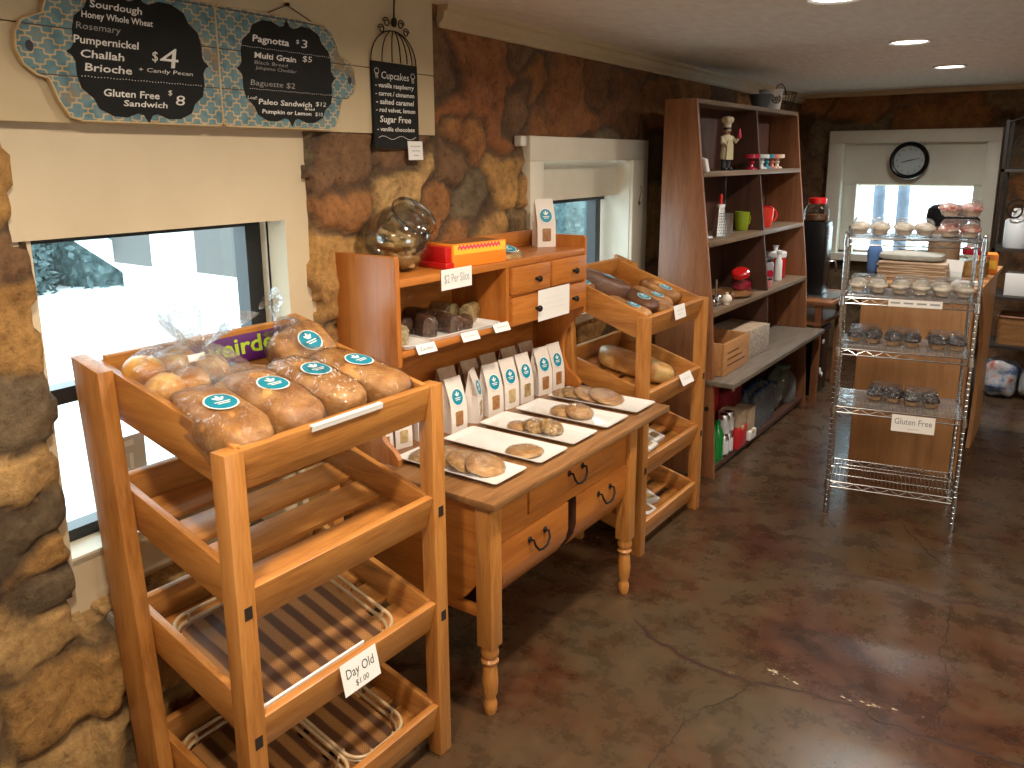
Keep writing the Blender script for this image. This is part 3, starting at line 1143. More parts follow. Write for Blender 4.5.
def tray_matrix(xfr, zfr, ang):
    return Matrix.Translation((xfr, 0, zfr)) @ Matrix.Rotation(ang, 4, 'Y')


def rack(label, y0, y1, xf_, tops, angs, rear_top, rear_bot, ztop, solid_top=False):
    """slatted display rack: upright front posts, raking back posts, tilted trays"""
    base = Vector((xf_ - 0.25, (y0 + y1) / 2, 0))
    rtz = tops[0] + (xf_ - rear_top) * math.tan(angs[0]) + .008
    t = thing('display_rack', label, 'rack', base)
    for k, ya in enumerate((y0, y1 - 0.050)):
        yb = ya + 0.050
        b = BM()
        box(b, xf_ - 0.050, xf_, ya, yb, 0, ztop, 0.003)
        p = obj('front_post', b, PINE['z'], t, base)
        for tz in tops:
            if 0.2 < tz < 0.9:
                b = BM()
                box(b, xf_ - 0.001, xf_ + 0.0012, ya + 0.018, ya + 0.038, tz - 0.065, tz - 0.035)
                obj('peg', b, PEG, p, base)
        b = BM()
        yy = ya if k == 0 else y1 - 0.04
        prism(b, [(rear_bot, 0), (rear_bot + 0.105, 0), (rear_top + 0.12, rtz - 0.12 * math.tan(angs[0])), (rear_top, rtz)], 'y', yy, yy + 0.04, bev=0.003)
        obj('back_post', b, PINE['z'], t, base)
    Ms = []
    for i, (tz, an) in enumerate(zip(tops, angs)):
        xr = rear_top + (rear_bot - rear_top) * (1 - tz / 1.25) + 0.02
        D = (xf_ - xr) / cos(an)
        M = tray_matrix(xf_, tz, an)
        Ms.append((M, D))
        b = BM()
        ia, ib = y0 + 0.042, y1 - 0.042
        box(b, -0.024, -0.002, y0 + 0.050, y1 - 0.050, -0.10, 0, 0.003, M=M)
        fr = obj('tray_front', b, PINE['y'], t, base)
        for q, (sa, sb) in enumerate(((ia, ia + 0.02), (ib - 0.02, ib))):
            b = BM()
            h = 0.115 if i == 0 else 0.10
            box(b, -D, -0.024, sa, sb, -h, 0, 0.003, M=M)
            obj('tray_side', b, PINE['x'], t, base)
        b = BM()
        box(b, -D, -D + 0.02, ia + 0.02, ib - 0.02, -0.10, 0.0 if i else 0.012, 0.003, M=M)
        obj('tray_back', b, PINE['y'], t, base)
        n = 4
        sw = (D - 0.06) / n
        for k in range(n):
            b = BM()
            xa = -D + 0.035 + k * sw
            box(b, xa, xa + sw - 0.028, ia + 0.02, ib - 0.02, -0.098, -0.082, 0.002, M=M)
            obj('slat', b, PINE['y'], t, base)
    return t, Ms


r1, T1 = rack('pine display rack with bagged loaves on top, standing before the large bright window', 0.955, 1.655, 0.785, (1.150, 0.830, 0.505, 0.172), (R(12), R(15), R(15), R(13)), 0.19, 0.30, 1.152)
r2, T2 = rack('pine display rack between the baker table and the brown bookcase', 3.075, 3.745, 0.705, (1.088, 0.752, 0.452, 0.150), (R(19), R(17), R(15), R(14)), 0.20, 0.29, 1.092)


# ------------------------------------------------------------------ stickers
def emblem(b, c, r, ux, uy, nz, lift=0.0012):
    """three-petalled lily with two lines of lettering"""
    c, ux, uy, nz = Vector(c), Vector(ux), Vector(uy), Vector(nz)

    def P(u, v):
        return c + ux * u * r + uy * v * r + nz * lift
    def leaf(cx, cy, a, l, w):
        pts = []
        for k in range(10):
            q = 2 * pi * k / 10
            u, v = l * cos(q), w * sin(q)
            pts.append(P(cx + u * cos(a) - v * sin(a), cy + u * sin(a) + v * cos(a)))
        b.faces.new([b.verts.new(p) for p in pts])
    leaf(0, .46, pi / 2, .30, .12)
    leaf(-.24, .36, R(130), .22, .10)
    leaf(.24, .36, R(50), .22, .10)
    leaf(0, .16, 0, .24, .05)
    for v, w in ((-.12, .55), (-.34, .42)):
        b.faces.new([b.verts.new(P(*q)) for q in ((-w, v - .05), (w, v - .05), (w, v + .05), (-w, v + .05))])


def flat_sticker(parent, c, r, nrm, upv, off=(0, 0, 0), ry=None):
    nz = Vector(nrm).normalized()
    uy = (Vector(upv) - nz * Vector(upv).dot(nz)).normalized()
    ux = uy.cross(nz)
    ry = ry or r
    b = BM()
    c = Vector(c)
    k = 22
    for rad, l, mi in ((1.0, 0.0005, 1), (0.90, 0.0009, 0)):
        b.faces.new([b.verts.new(c + (ux * r * cos(2 * pi * i / k) + uy * ry * sin(2 * pi * i / k)) * rad + nz * l) for i in range(k)]).material_index = mi
    s = obj('sticker', b, [TEAL, WHITEINK], parent, off, sm=0)
    b = BM()
    emblem(b, c, r * .9, ux, uy * (ry / r), nz)
    obj('emblem', b, WHITEINK, s, off, sm=0)
    return s


# ------------------------------------------------------------------ wrapped loaves
def drape_sticker(root, fn, cx, cy, r, ang):
    """round sticker laid over the loaf's top, fn(x, y) being its height"""
    b = BM()
    k = 20
    u, v = Vector((cos(ang), sin(ang), 0)), Vector((-sin(ang), cos(ang), 0))

    def P(a, c, l):
        p = u * a + v * c
        return Vector((cx + p.x, cy + p.y, fn(cx + p.x, cy + p.y) + l))
    for rad, l, mi in ((1.0, 0.0010, 1), (0.90, 0.0018, 0)):
        ring0 = [b.verts.new(P(0, 0, l))]
        prev = None
        for q in (0.5, 1.0):
            ring = [b.verts.new(P(r * rad * q * cos(2 * pi * i / k), r * rad * q * sin(2 * pi * i / k), l)) for i in range(k)]
            for i in range(k):
                j = (i + 1) % k
                f = b.faces.new((ring0[0], ring[i], ring[j]) if prev is None else (prev[i], ring[i], ring[j], prev[j]))
                f.material_index = mi
            prev = ring
    s = obj('sticker', b, [TEAL, WHITEINK], root)
    b = BM()
    emblem(b, (0, 0, 0), r * .9, (1, 0, 0), (0, 1, 0), (0, 0, 1), 0)
    for w in b.verts:
        w.co = P(w.co.x, w.co.y, 0.0028)
    obj('emblem', b, WHITEINK, s, sm=0)


def loaf(label, loc, rot, size, crust=None, sticker=(0.0, 0.0, 0.036, 0), seed=0, seeds_on=False, neck=0.0, group='wrapped loaves on the first rack', cat='bread'):
    """bread in a clear wrap; size is half-lengths, lying along its own x"""
    t = thing('wrapped_loaf', label, cat, loc, rot, group)
    hx, hy, hz = size
    e = 0.55

    def top(x, y, g=1.05):
        q = 1 - (abs(x) / (hx * g)) ** (2 / e) - 0
        w = max(0.0, q) ** (e)  # profile along the length
        k = max(0.0, 1 - (abs(y) / (hy * g * max(.05, 1))) ** (2 / e)) ** (e / 1)
        return hz + hz * g * min(w, 1) ** .5 * min(k, 1) ** .5
    b = BM()
    sell(b, (0, 0, hz), (hx, hy, hz), e, e, 30, 16, amp=0.010, fr=16, seed=seed)
    obj('loaf', b, crust or BREAD, t)
    b = BM()
    sell(b, (0, 0, hz), (hx * 1.04, hy * 1.05, hz * 1.05), e, e, 44, 22, amp=0.007, fr=48, seed=seed + 9, floor=0.0005)
    if neck:
        pts, rad = [], []
        for i in range(6):
            pts.append((-hx * .95 - neck * i / 5, 0.01 * sin(i * 2), hz * (1.1 + .18 * i)))
            rad.append(hy * (0.75, .45, .16, .12, .30, .46)[i])
        tube(b, pts, rad, 14, cap=False)
    obj('wrap', b, FILM, t)
    if seeds_on:
        b = BM()
        q = random.Random(seed)
        for k in range(70):
            x, y = q.uniform(-.8, .8) * hx, q.gauss(0, .35) * hy
            sell(b, (x, y, top(x, y, 1.0)), (.0045, .003, .002), 1, 1, 6, 4)
        obj('oat_flakes', b, FROST, t)
    if sticker:
        drape_sticker(t, top, *sticker)
    return t


def onM(M, x, y, z):
    return M @ Vector((x, y, z))


M1, D1 = T1[0]
fl = -0.080
an = R(12)
# front row, lying down the slope of the tray
for y, x0, hx, hy, hz, lab, sd, kw in [
        (1.070, -0.165, 0.145, 0.072, 0.054, 'bagged brown loaf at the near end of the front row on the top tray', 1, {}),
        (1.222, -0.175, 0.148, 0.072, 0.057, 'bagged brown loaf second from the near end of the front row', 2, {}),
        (1.365, -0.185, 0.145, 0.068, 0.058, 'bagged oat-flecked loaf, third in the front row on the top tray', 3, dict(seeds_on=True)),
        (1.510, -0.180, 0.150, 0.072, 0.056, 'bagged pale-sided loaf at the far end of the front row, tied neck behind', 4, dict(neck=.13))]:
    p = onM(M1, x0, y, fl)
    loaf(lab, p, (0, an, R((-6, -2, 2, 8)[sd - 1])), (hx, hy, hz), seed=sd, sticker=(-0.005, 0.0, 0.040, R(90)), **kw)
loaf('long thin baguette-like loaf lying crosswise behind the front row of bagged loaves', (0.385, 1.35, 1.115), (0, an, R(82)), (0.15, 0.05, 0.045), seed=6, sticker=(-0.10, 0.02, 0.026, 0))
loaf('second crosswise loaf tucked tight behind the front row, small sticker showing', (0.478, 1.33, 1.09), (0, an, R(86)), (0.13, 0.038, 0.045), seed=16, sticker=(-0.08, 0.01, 0.026, 0))
loaf('round bagged loaf perched at the back corner of the tray, nearest the hutch', (0.335, 1.530, 1.165), (R(12), R(40), R(10)), (0.085, 0.088, 0.055), seed=7, sticker=(0.0, 0.0, 0.037, R(90)), neck=.10)

# bag of rolls with its puffed, gathered top
t = thing('bag_of_rolls', 'big crinkled clear bag of glazed rolls at the window end of the top tray', 'bread', (0.385, 1.118, 1.150), (0, R(11), 0))
for i, (x, y, z, r) in enumerate([(0.115, -.03, .055, .050), (0.10, .055, .052, .045), (0.06, .115, .05, .042), (0.02, -.06, .07, .048), (0.0, .02, .06, .05), (-.07, -.06, .085, .05), (-.10, .05, .08, .048), (-.02, .10, .08, .042)]):
    b = BM()
    sell(b, (x, y, z), (r, r, r * .78), 1, 1, 20, 12, amp=.004, seed=i)
    obj('roll', b, BUN, t)
b = BM()
sell(b, (0.005, 0.02, 0.07), (0.165, 0.135, 0.074), 0.85, 0.85, 60, 28, amp=0.020, fr=30, seed=3, floor=-0.01)
obj('bag', b, FILMBAG, t)
b = BM()
lathe(b, [(0.10, 0.10), (0.05, 0.135), (0.028, 0.150), (0.055, 0.175), (0.085, 0.205), (0.10, 0.235)], (-0.02, 0.05, 0), 60, wob=lambda a, z: .25 * sin(a * 3 + z * 20) + .16 * sin(a * 7 + z * 30) + .10 * sin(a * 13 - z * 50))
obj('gathered_top', b, clear('gathered_film', (.97, .98, 1), .14, .12, 1.0, 38, milk=.10), t)
b = BM()
box(b, 0.085, 0.087, -0.005, 0.04, 0.105, 0.122, M=Matrix.Rotation(R(-25), 4, 'Y'))
obj('price_tag', b, WHITEP, t)
t = thing('bag_of_bun', 'small crinkled clear bag with one tan bun, on the window corner of the rack', 'bread', (0.33, 1.058, 1.168))
b = BM()
sell(b, (0, 0, .035), (.06, .05, .035), 1, 1, 22, 12, amp=.005, seed=8)
obj('bun', b, BREAD, t)
b = BM()
sell(b, (0, 0, .02), (.085, .055, .045), .9, .9, 40, 20, amp=.016, fr=34, seed=5, floor=-.002)
obj('bag', b, FILMBAG, t)

# purple bumper card propped on the back of the tray
t = thing('slogan_card', 'purple card with lime lettering propped against the back of the top tray', 'card', (0.245, 1.42, 1.185), (0, R(-8), 0))
b = BM()
box(b, 0, 0.004, -0.19, 0.165, 0, 0.088, 0.001)
obj('card', b, PURPLE, t)
b = BM()
put_text(b, 'weirder', (0.0052, -0.145, 0.024), (0, 1, 0), (0, 0, 1), 0.285, 0.068, bold=0.02)
obj('lettering', b, LIME, t)

# white strips and price cards
b = BM()
box(b, 0.0002, 0.0025, 1.19, 1.42, -0.011, 0.002, M=M1)
box(b, -0.010, 0.0025, 1.19, 1.42, 0.0004, 0.0022, M=M1)
solo('price_strip', b, WHITEP, 'slim blank white strip along the front edge of the loaf tray', 'label strip')
M3, D3 = T1[2]
b = BM()
box(b, -0.030, -0.0245, 1.012, 1.34, -0.012, 0.006, M=M3)
solo('label_strip', b, WHITEP, 'thin white strip inside the front edge of the woven basket shelf', 'label strip')


def card(name, label, cat, c, w, h, nrm, lines, upv=(0, 0, 1), ink=INK, th=0.0016, group=None, mat=None):
    """small printed card standing at c (its centre), facing nrm; lines are (text, v, height, width)"""
    nz = Vector(nrm).normalized()
    uy = (Vector(upv) - nz * Vector(upv).dot(nz)).normalized()
    ux = uy.cross(nz)
    M = Matrix((ux, uy, nz)).transposed().to_4x4()
    t = thing(name, label, cat, c, M.to_euler(), group)
    b = BM()
    box(b, -w / 2, w / 2, -h / 2, h / 2, -th, 0)
    obj('card', b, mat or WHITEP, t)
    b = BM()
    for s, v, hh, ww in lines:
        if s == '~':     # writing too small to read in the photograph
            k = max(8, int(ww / .0035))
            ev = [(-ww / 2 + ww * i / k, v + hh * (.35 * sin(i * 2.1) + .25 * sin(i * 3.7 + v * 900))) for i in range(k + 1)]
            A = [b.verts.new((x, y, .0004)) for x, y in ev]
            B_ = [b.verts.new((x + .0004, y + .0016, .0004)) for x, y in ev]
            for i in range(k):
                b.faces.new((A[i], A[i + 1], B_[i + 1], B_[i]))
            continue
        put_text(b, s, (0, v, 0.0004), (1, 0, 0), (0, 1, 0), ww, hh, center=True) if ww is None else put_text(b, s, (-ww / 2, v, 0.0004), (1, 0, 0), (0, 1, 0), ww, hh)
    obj('lettering', b, ink, t, sm=0)
    return t


card('price_card', 'white price card clipped on the basket shelf reading Day Old', 'price card', (0.7925, 1.295, 0.468), 0.125, 0.082, (1, 0, 0.22), [('Day Old', -0.002, 0.036, 0.095), ('$1.00', -0.030, 0.022, 0.045)])


# ------------------------------------------------------------------ woven trays
def basket(label, M, x0, x1, y0, y1, loc=None):
    t = thing('woven_tray', label, 'tray', M @ Vector(((x0 + x1) / 2, (y0 + y1) / 2, -0.080)), M.to_euler(), 'woven trays on the first rack')
    w, d = x1 - x0, y1 - y0
    b = BM()
    prism(b, roundrect(w - .02, d - .02, .05), 'z', 0.001, 0.010)
    obj('woven_base', b, WEAVE, t, sm=30)
    for z, g in ((0.016, 0.0), (0.040, 0.012)):
        b = BM()
        tube(b, [(x, y, z) for x, y in roundrect(w + g, d + g, .055, 8)], 0.0055, 8, closed=True)
        obj('rim', b, RIMM, t)
    for x, y in roundrect(w, d, .055, 1):
        b = BM()
        tube(b, [(x * .98, y * .98, 0.002), (x * 1.0, y * 1.0, 0.042)], 0.004, 6)
        obj('upright', b, RIMM, t)
    return t


RIMM = mottled('cane_rim', [(0.3, (0.42, 0.27, 0.14)), (0.7, (0.58, 0.42, 0.25))], 20, 0.35, bs_=0.1)
basket('striped woven tray on the third shelf behind the Day Old card', M3, -0.43, -0.05, 1.04, 1.50)
M4, D4 = T1[3]
basket('striped woven tray on the bottom shelf, nearer the window end', M4, -0.42, -0.04, 1.025, 1.30)
basket('striped woven tray on the bottom shelf, nearer the baker table', M4, -0.42, -0.05, 1.325, 1.52)


# ================================================================== baker's table
TB = Vector((0.46, 2.42, 0))
t = thing('baker_table', 'honey pine baker table with turned legs and belly bins under the cookie plates', 'table', TB)
b = BM()
box(b, 0.125, 0.848, 1.80, 3.02, 0.728, 0.752, 0.004)
obj('tabletop', b, OAKTOP['y'], t, TB)
for lx, ly in ((0.757, 1.822), (0.757, 2.735), (0.16, 1.822), (0.16, 2.735)):
    b = BM()
    box(b, lx, lx + .058, ly, ly + .058, 0.245, 0.727, 0.002)
    lathe(b, [(0.0, 0), (0.017, 0), (0.021, .012), (0.023, .035), (0.019, .050), (0.017, .058), (0.024, .075), (0.0265, .12), (0.023, .165), (0.020, .176), (0.028, .185), (0.029, .192), (0.021, .200), (0.028, .210), (0.030, .222), (0.027, .236), (0.030, .246)], (lx + .029, ly + .029, 0), 20)
    obj('leg', b, PINE['z'], t, TB)
b = BM()
for x0, x1, y0, y1 in ((0.775, 0.795, 1.88, 2.735),):
    box(b, x0, x1, y0, 2.05, 0.575, 0.727)
    box(b, x0, x1, 2.64, y1, 0.575, 0.727)
    box(b, x0, x1, 2.05, 2.64, 0.708, 0.727)
    box(b, x0, x1, 2.05, 2.64, 0.575, 0.612)
obj('front_apron', b, HONEY['y'], t, TB)
b = BM()
box(b, 0.17, 0.19, 1.88, 2.735, 0.35, 0.727)
obj('back_apron', b, HONEY['y'], t, TB)
belly = [(0.775, 0.575), (0.775, 0.49), (0.765, 0.44), (0.73, 0.38), (0.66, 0.325), (0.56, 0.295), (0.45, 0.288), (0.32, 0.30), (0.22, 0.34), (0.19, 0.40), (0.19, 0.575)]
for y0 in (1.832, 2.755):
    b = BM()
    box(b, 0.215, 0.757, y0, y0 + .02, 0.50, 0.727)
    prism(b, [(0.215, 0.50), (0.757, 0.50), (0.757, 0.455), (0.70, 0.39), (0.62, 0.345), (0.50, 0.32), (0.36, 0.325), (0.25, 0.36), (0.215, 0.40)], 'y', y0 + .001, y0 + .019)
    obj('side_panel', b, HONEY['x'], t, TB)
    b = BM()
    box(b, 0.215, 0.757, y0 + .004, y0 + .028, 0.335 - .0, 0.368, 0.003)
    obj('stretcher', b, HONEY['x'], t, TB)
HND = [(0, -0.045, 0.012), (0.018, -0.045, 0.014), (0.024, -0.042, -.006), (0.026, -0.025, -.026), (0.026, 0.0, -.031), (0.026, 0.025, -.026), (0.024, 0.042, -.006), (0.018, 0.045, 0.014), (0, 0.045, 0.012)]


def pull(parent, x, y, z, off):
    b = BM()
    tube(b, [(x + u, y + v, z + w) for u, v, w in HND], 0.0042, 8)
    for s in (-1, 1):
        sell(b, (x + .003, y + s * .045, z + .013), (.005, .010, .012), 1, 1, 10, 6)
    obj('handle', b, IRON, parent, off)


b = BM()
box(b, 0.40, 0.800, 2.056, 2.634, 0.616, 0.704, 0.002)
d = obj('drawer', b, HONEY['y'], t, TB)
pull(d, 0.800, 2.345, 0.665, TB)
for y0, y1, hy in ((1.885, 2.298, 2.10), (2.352, 2.732, 2.555)):
    b = BM()
    prism(b, [(0.800, 0.572), (0.800, 0.470), (0.790, 0.43), (0.755, 0.375), (0.68, 0.322), (0.57, 0.293), (0.45, 0.286), (0.32, 0.298), (0.23, 0.34), (0.20, 0.40), (0.20, 0.572)], 'y', y0, y1)
    b.faces.ensure_lookup_table()
    for f in b.faces:
        if abs(f.normal.y) > .9:
            f.material_index = 1  # bin sides coloured dark to stand for shade in the gap
    d = obj('belly_bin', b, [HONEY['y'], CASESHADE['x']], t, TB)
    pull(d, 0.800, hy, 0.535 - .02, TB)

# ================================================================== hutch standing on the table
HB = Vector((0.28, 2.46, 0.752))
t = thing('hutch', 'honey pine hutch with open cubby and small drawers, standing on the baker table', 'cabinet', HB)
side = [(0.14, 0.752), (0.40, 0.752), (0.405, 0.775), (0.385, 0.80), (0.34, 0.83), (0.315, 0.88), (0.315, 0.95), (0.33, 1.01), (0.365, 1.06), (0.42, 1.095), (0.42, 1.44), (0.415, 1.452), (0.14, 1.452)]
for y0 in (1.865, 3.035):
    b = BM()
    prism(b, side if y0 < 2 else [p if p[1] < 1.4 else (p[0], p[1] - .022) for p in side], 'y', y0, y0 + .02, bev=.002)
    obj('side_panel', b, HONEY['z'], t, HB)
b = BM()
box(b, 0.14, 0.152, 1.885, 3.035, 0.755, 1.37)
obj('back_panel', b, HONEY['y'], t, HB)
b = BM()
box(b, 0.152, 0.42, 1.885, 3.035, 1.352, 1.378, 0.003)
obj('top_board', b, HONEY['y'], t, HB)
b = BM()
box(b, 0.14, 0.155, 2.62, 3.035, 1.378, 1.445, 0.003)
obj('gallery_rail', b, HONEY['y'], t, HB)
b = BM()
box(b, 0.152, 0.42, 1.885, 3.035, 1.122, 1.142, 0.002)
obj('cubby_shelf', b, HONEY['y'], t, HB)
b = BM()
box(b, 0.152, 0.418, 2.462, 2.482, 1.142, 1.352)
obj('divider', b, HONEY['z'], t, HB)
b = BM()
box(b, 0.16, 0.40, 2.49, 3.02, 1.15, 1.34)
box(b, 0.152, 0.417, 2.482, 3.035, 1.236, 1.244)
box(b, 0.152, 0.417, 2.754, 2.764, 1.244, 1.352)
obj('drawer_rails', b, HONEY['y'], t, HB)
for y0, y1, z0, z1, knobs in ((2.487, 2.752, 1.246, 1.350, (2.645,)), (2.766, 3.031, 1.246, 1.350, (2.925,)), (2.487, 3.031, 1.126, 1.234, (2.645, 2.925))):
    b = BM()
    box(b, 0.402, 0.431, y0, y1, z0, z1, 0.004)
    d = obj('drawer', b, HONEY['y'], t, HB)
    for ky in knobs:
        b = BM()
        lathe(b, [(0.006, 0), (0.0055, .010), (0.011, .013), (0.0135, .020), (0.010, .026), (0, .028)], n=16, M=Matrix.Translation((0.431, ky, (z0 + z1) / 2 - .005)) @ Matrix.Rotation(R(90), 4, 'Y'))
        obj('knob', b, IRON, d, HB)

card('price_card', 'white card taped over the hutch cubby reading $2 Per Slice', 'price card', (0.4245, 2.165, 1.352), 0.165, 0.070, (1, 0, 0), [('$2 Per Slice', -0.012, 0.042, 0.135)], ink=GREYINK)
card('notice_card', 'plain white note stuck on the long lower hutch drawer, faint small print', 'notice', (0.4335, 2.775, 1.180), 0.235, 0.125, (1, 0, 0), [('~', 0.024, 0.010, 0.13), ('~', 0.002, 0.010, 0.16), ('~', -0.020, 0.010, 0.15)], ink=plain('faint_ink', (0.62, 0.62, 0.64), 0.6))

# ================================================================== paper bags
def paper_bag(label, loc, rz, wincol, group, scale=1.0, body=None, sticker=True, rot=None, cat='bag'):
    t = thing('bakery_bag', label, cat, loc, rot or (0, 0, rz), group)
    w, d, hm, ht = 0.043 * scale, 0.028 * scale, 0.108 * scale, 0.205 * scale
    b = BM()
    rows = []
    for z, dd, off, ins in ((0, d, 0, 0), (hm * .5, d, 0, .004), (hm, d * .92, -0.001, .012), ((hm + ht) / 2, d * .5, -.004, .024), (ht - .012, .004, -.008, .016), (ht, .0025, -.008, .03)):
        rows.append([b.verts.new(p) for p in ((off + dd, -w, z), (off + dd, w, z), (off, w - ins * scale, z), (off - dd, w, z), (off - dd, -w, z), (off, -w + ins * scale, z))])
    for A, B_ in zip(rows, rows[1:]):
        for j in range(6):
            b.faces.new((A[j], A[(j + 1) % 6], B_[(j + 1) % 6], B_[j]))
    b.faces.new(rows[0][::-1])
    b.faces.new(rows[-1])
    obj('body', b, body or BAGPAPER, t, sm=25)
    b = BM()
    prism(b, [(y, z + .052 * scale) for y, z in roundrect(.040 * scale, .056 * scale, .006, 3)], 'x', d - .004, d + .0012)
    obj('window', b, wincol, t)
    if sticker:
        dx, dz = -(d * .92 - d * .5) - .003, (ht - hm) / 2
        n = Vector((dz, 0, -dx)).normalized()
        flat_sticker(t, Vector((d * .70 - .0026 + .0008, 0, hm + (ht - hm) * .26)) + n * .001, .031 * scale, n, (0, 0, 1), ry=.033 * scale)
    return t


def cookie_pane(name, a, c):
    return mottled(name, [(0.35, a), (0.65, c)], 60, 0.25, bs_=0.2, coat=0.5)


PANES = [cookie_pane('brown_cookie_pane', (0.25, 0.10, 0.03), (0.42, 0.20, 0.07)), cookie_pane('pale_cookie_pane', (0.45, 0.30, 0.12), (0.62, 0.46, 0.24)),
         cookie_pane('oat_cookie_pane', (0.22, 0.13, 0.05), (0.52, 0.38, 0.18)), cookie_pane('ginger_cookie_pane', (0.30, 0.12, 0.04), (0.45, 0.22, 0.08))]
for i, (y, rz, pn, x, lb) in enumerate([
        (2.265, -4, 0, .315, 'white bakery bag at the end of the front row nearest the bread rack post'), (2.405, 26, 2, .300, 'white bakery bag twisted to show its plain side, second in the front row'),
        (2.510, -8, 3, .305, 'white bakery bag third from the bread rack in the front row behind the cookie plates'), (2.620, -6, 1, .305, 'white bakery bag with pale cookie in its window, middle of the front row'),
        (2.725, -4, 2, .308, 'white bakery bag with oat cookie window, just right of the pale-cookie bag'), (2.865, -10, 0, .310, 'white bakery bag next to last in the row, beside the hutch bracket'),
        (2.965, -4, 3, .312, 'white bakery bag at the very end of the front row against the hutch side')]):
    paper_bag(lb, (x, y, .7525), R(rz), PANES[pn], 'white bakery bags in the front row', sticker=True)
for y, lb in ((2.335, 'shade-tinted white bag behind the gap left of the twisted white bag'), (2.475, 'shade-tinted white bag standing behind the third front white bag'), (2.600, 'shade-tinted white bag standing behind the pale-cookie white bag'),
              (2.745, 'shade-tinted white bag in the back row, fourth from the bread rack'), (2.875, 'shade-tinted white bag in the back row nearest the hutch side')):
    paper_bag(lb, (.225, y, .7525), R(-6), PANES[0], 'shade-tinted white bags in the back row', 1.06, KRAFT, False)  # white bags in kraft tint; their shade is put into the colour
for y, rz, pn in ((1.925, 4, 2), (2.020, -14, 1), (2.130, -6, 0)):
    paper_bag({2: 'white bakery bag at the hutch foot, nearest the table end', 1: 'white bakery bag with pale window, half hidden by the rack post', 0: 'white bakery bag close behind the rack post, brown window'}[pn], (.270, y, .7525), R(rz), PANES[pn], 'white bakery bags half hidden by the rack', 0.82, sticker=False)
paper_bag('single white bakery bag standing alone on top of the hutch', (.245, 2.985, 1.3785), R(-32), PANES[0], None)


# ================================================================== plates and cookies
def plate_mesh():
    b = BM()
    L_, Wd = .212, .088
    rows = []
    for gx, z in ((.80, 0), (.86, 0.001), (1.0, .0155), (1.0, .0175), (.975, .0175), (.86, .0065), (.84, .0055)):
        k = 1 - (1 - gx) * L_ / Wd if gx < 1 else 1
        rows.append([b.verts.new((x, y, z)) for x, y in roundrect(2 * (L_ - (1 - gx) * .14), 2 * (Wd - (1 - gx) * .14), .012, 3)])
    n = len(rows[0])
    for A, B_ in zip(rows, rows[1:]):
        for j in range(n):
            b.faces.new((A[j], A[(j + 1) % n], B_[(j + 1) % n], B_[j]))
    b.faces.new(rows[0][::-1])
    b.faces.new(rows[-1])
    return b


PL = [(.570, 1.985, 'with four wrapped brown cookies, nearest the bread rack'), (.582, 2.219, 'holding a single flat cookie, second from the bread rack'), (.576, 2.437, 'with lumpy oat cookies, the middle one of the row'),
      (.585, 2.664, 'with two fat pale cookies, fourth from the bread rack'), (.590, 2.895, 'with golden overlapping cookies, farthest from the bread rack')]
first = None
for x, y, lb in PL:
    lab = 'white oblong plate ' + lb
    if first is None:
        first = solo('serving_plate', plate_mesh(), CERAMIC, lab, 'plate', (x, y, .7525), group='oblong plates of cookies', sm=30)
    else:
        o = first.copy()
        COL.objects.link(o)
        o.location = (x, y, .7525)
        o['label'] = lab


def cookie(label, loc, r, h, mat, rot=(0, 0, 0), seed=0, group='cookies on the oblong plates', wrap=True, rough=.10):
    t = thing('cookie', label, 'cookie', loc, rot, group)

    def wob(a, z):
        return rough * MN.noise(Vector((cos(a) * 2.2, sin(a) * 2.2, seed * 3.3)))
    b = BM()
    lathe(b, [(0, 0), (r * .85, 0), (r, h * .25), (r * .97, h * .55), (r * .80, h * .85), (r * .5, h * 1.0), (0, h * 1.04)], n=36, wob=wob)
    for v in b.verts:
        if v.co.z > h * .2:
            v.co.z += h * .22 * MN.noise(v.co * 45 + Vector((seed * 7, 0, 0))) * rough * 10
    obj('crumb', b, mat, t, sm=60)
    if wrap:
        b = BM()
        lathe(b, [(0, -.0005), (r * .9, 0), (r * 1.05, h * .3), (r * 1.0, h * .7), (r * .55, h * 1.18), (0, h * 1.2)], n=40, wob=lambda a, z: wob(a, z) + .03 * sin(a * 17 + z * 300))
        obj('wrap', b, FILM, t)
    return t


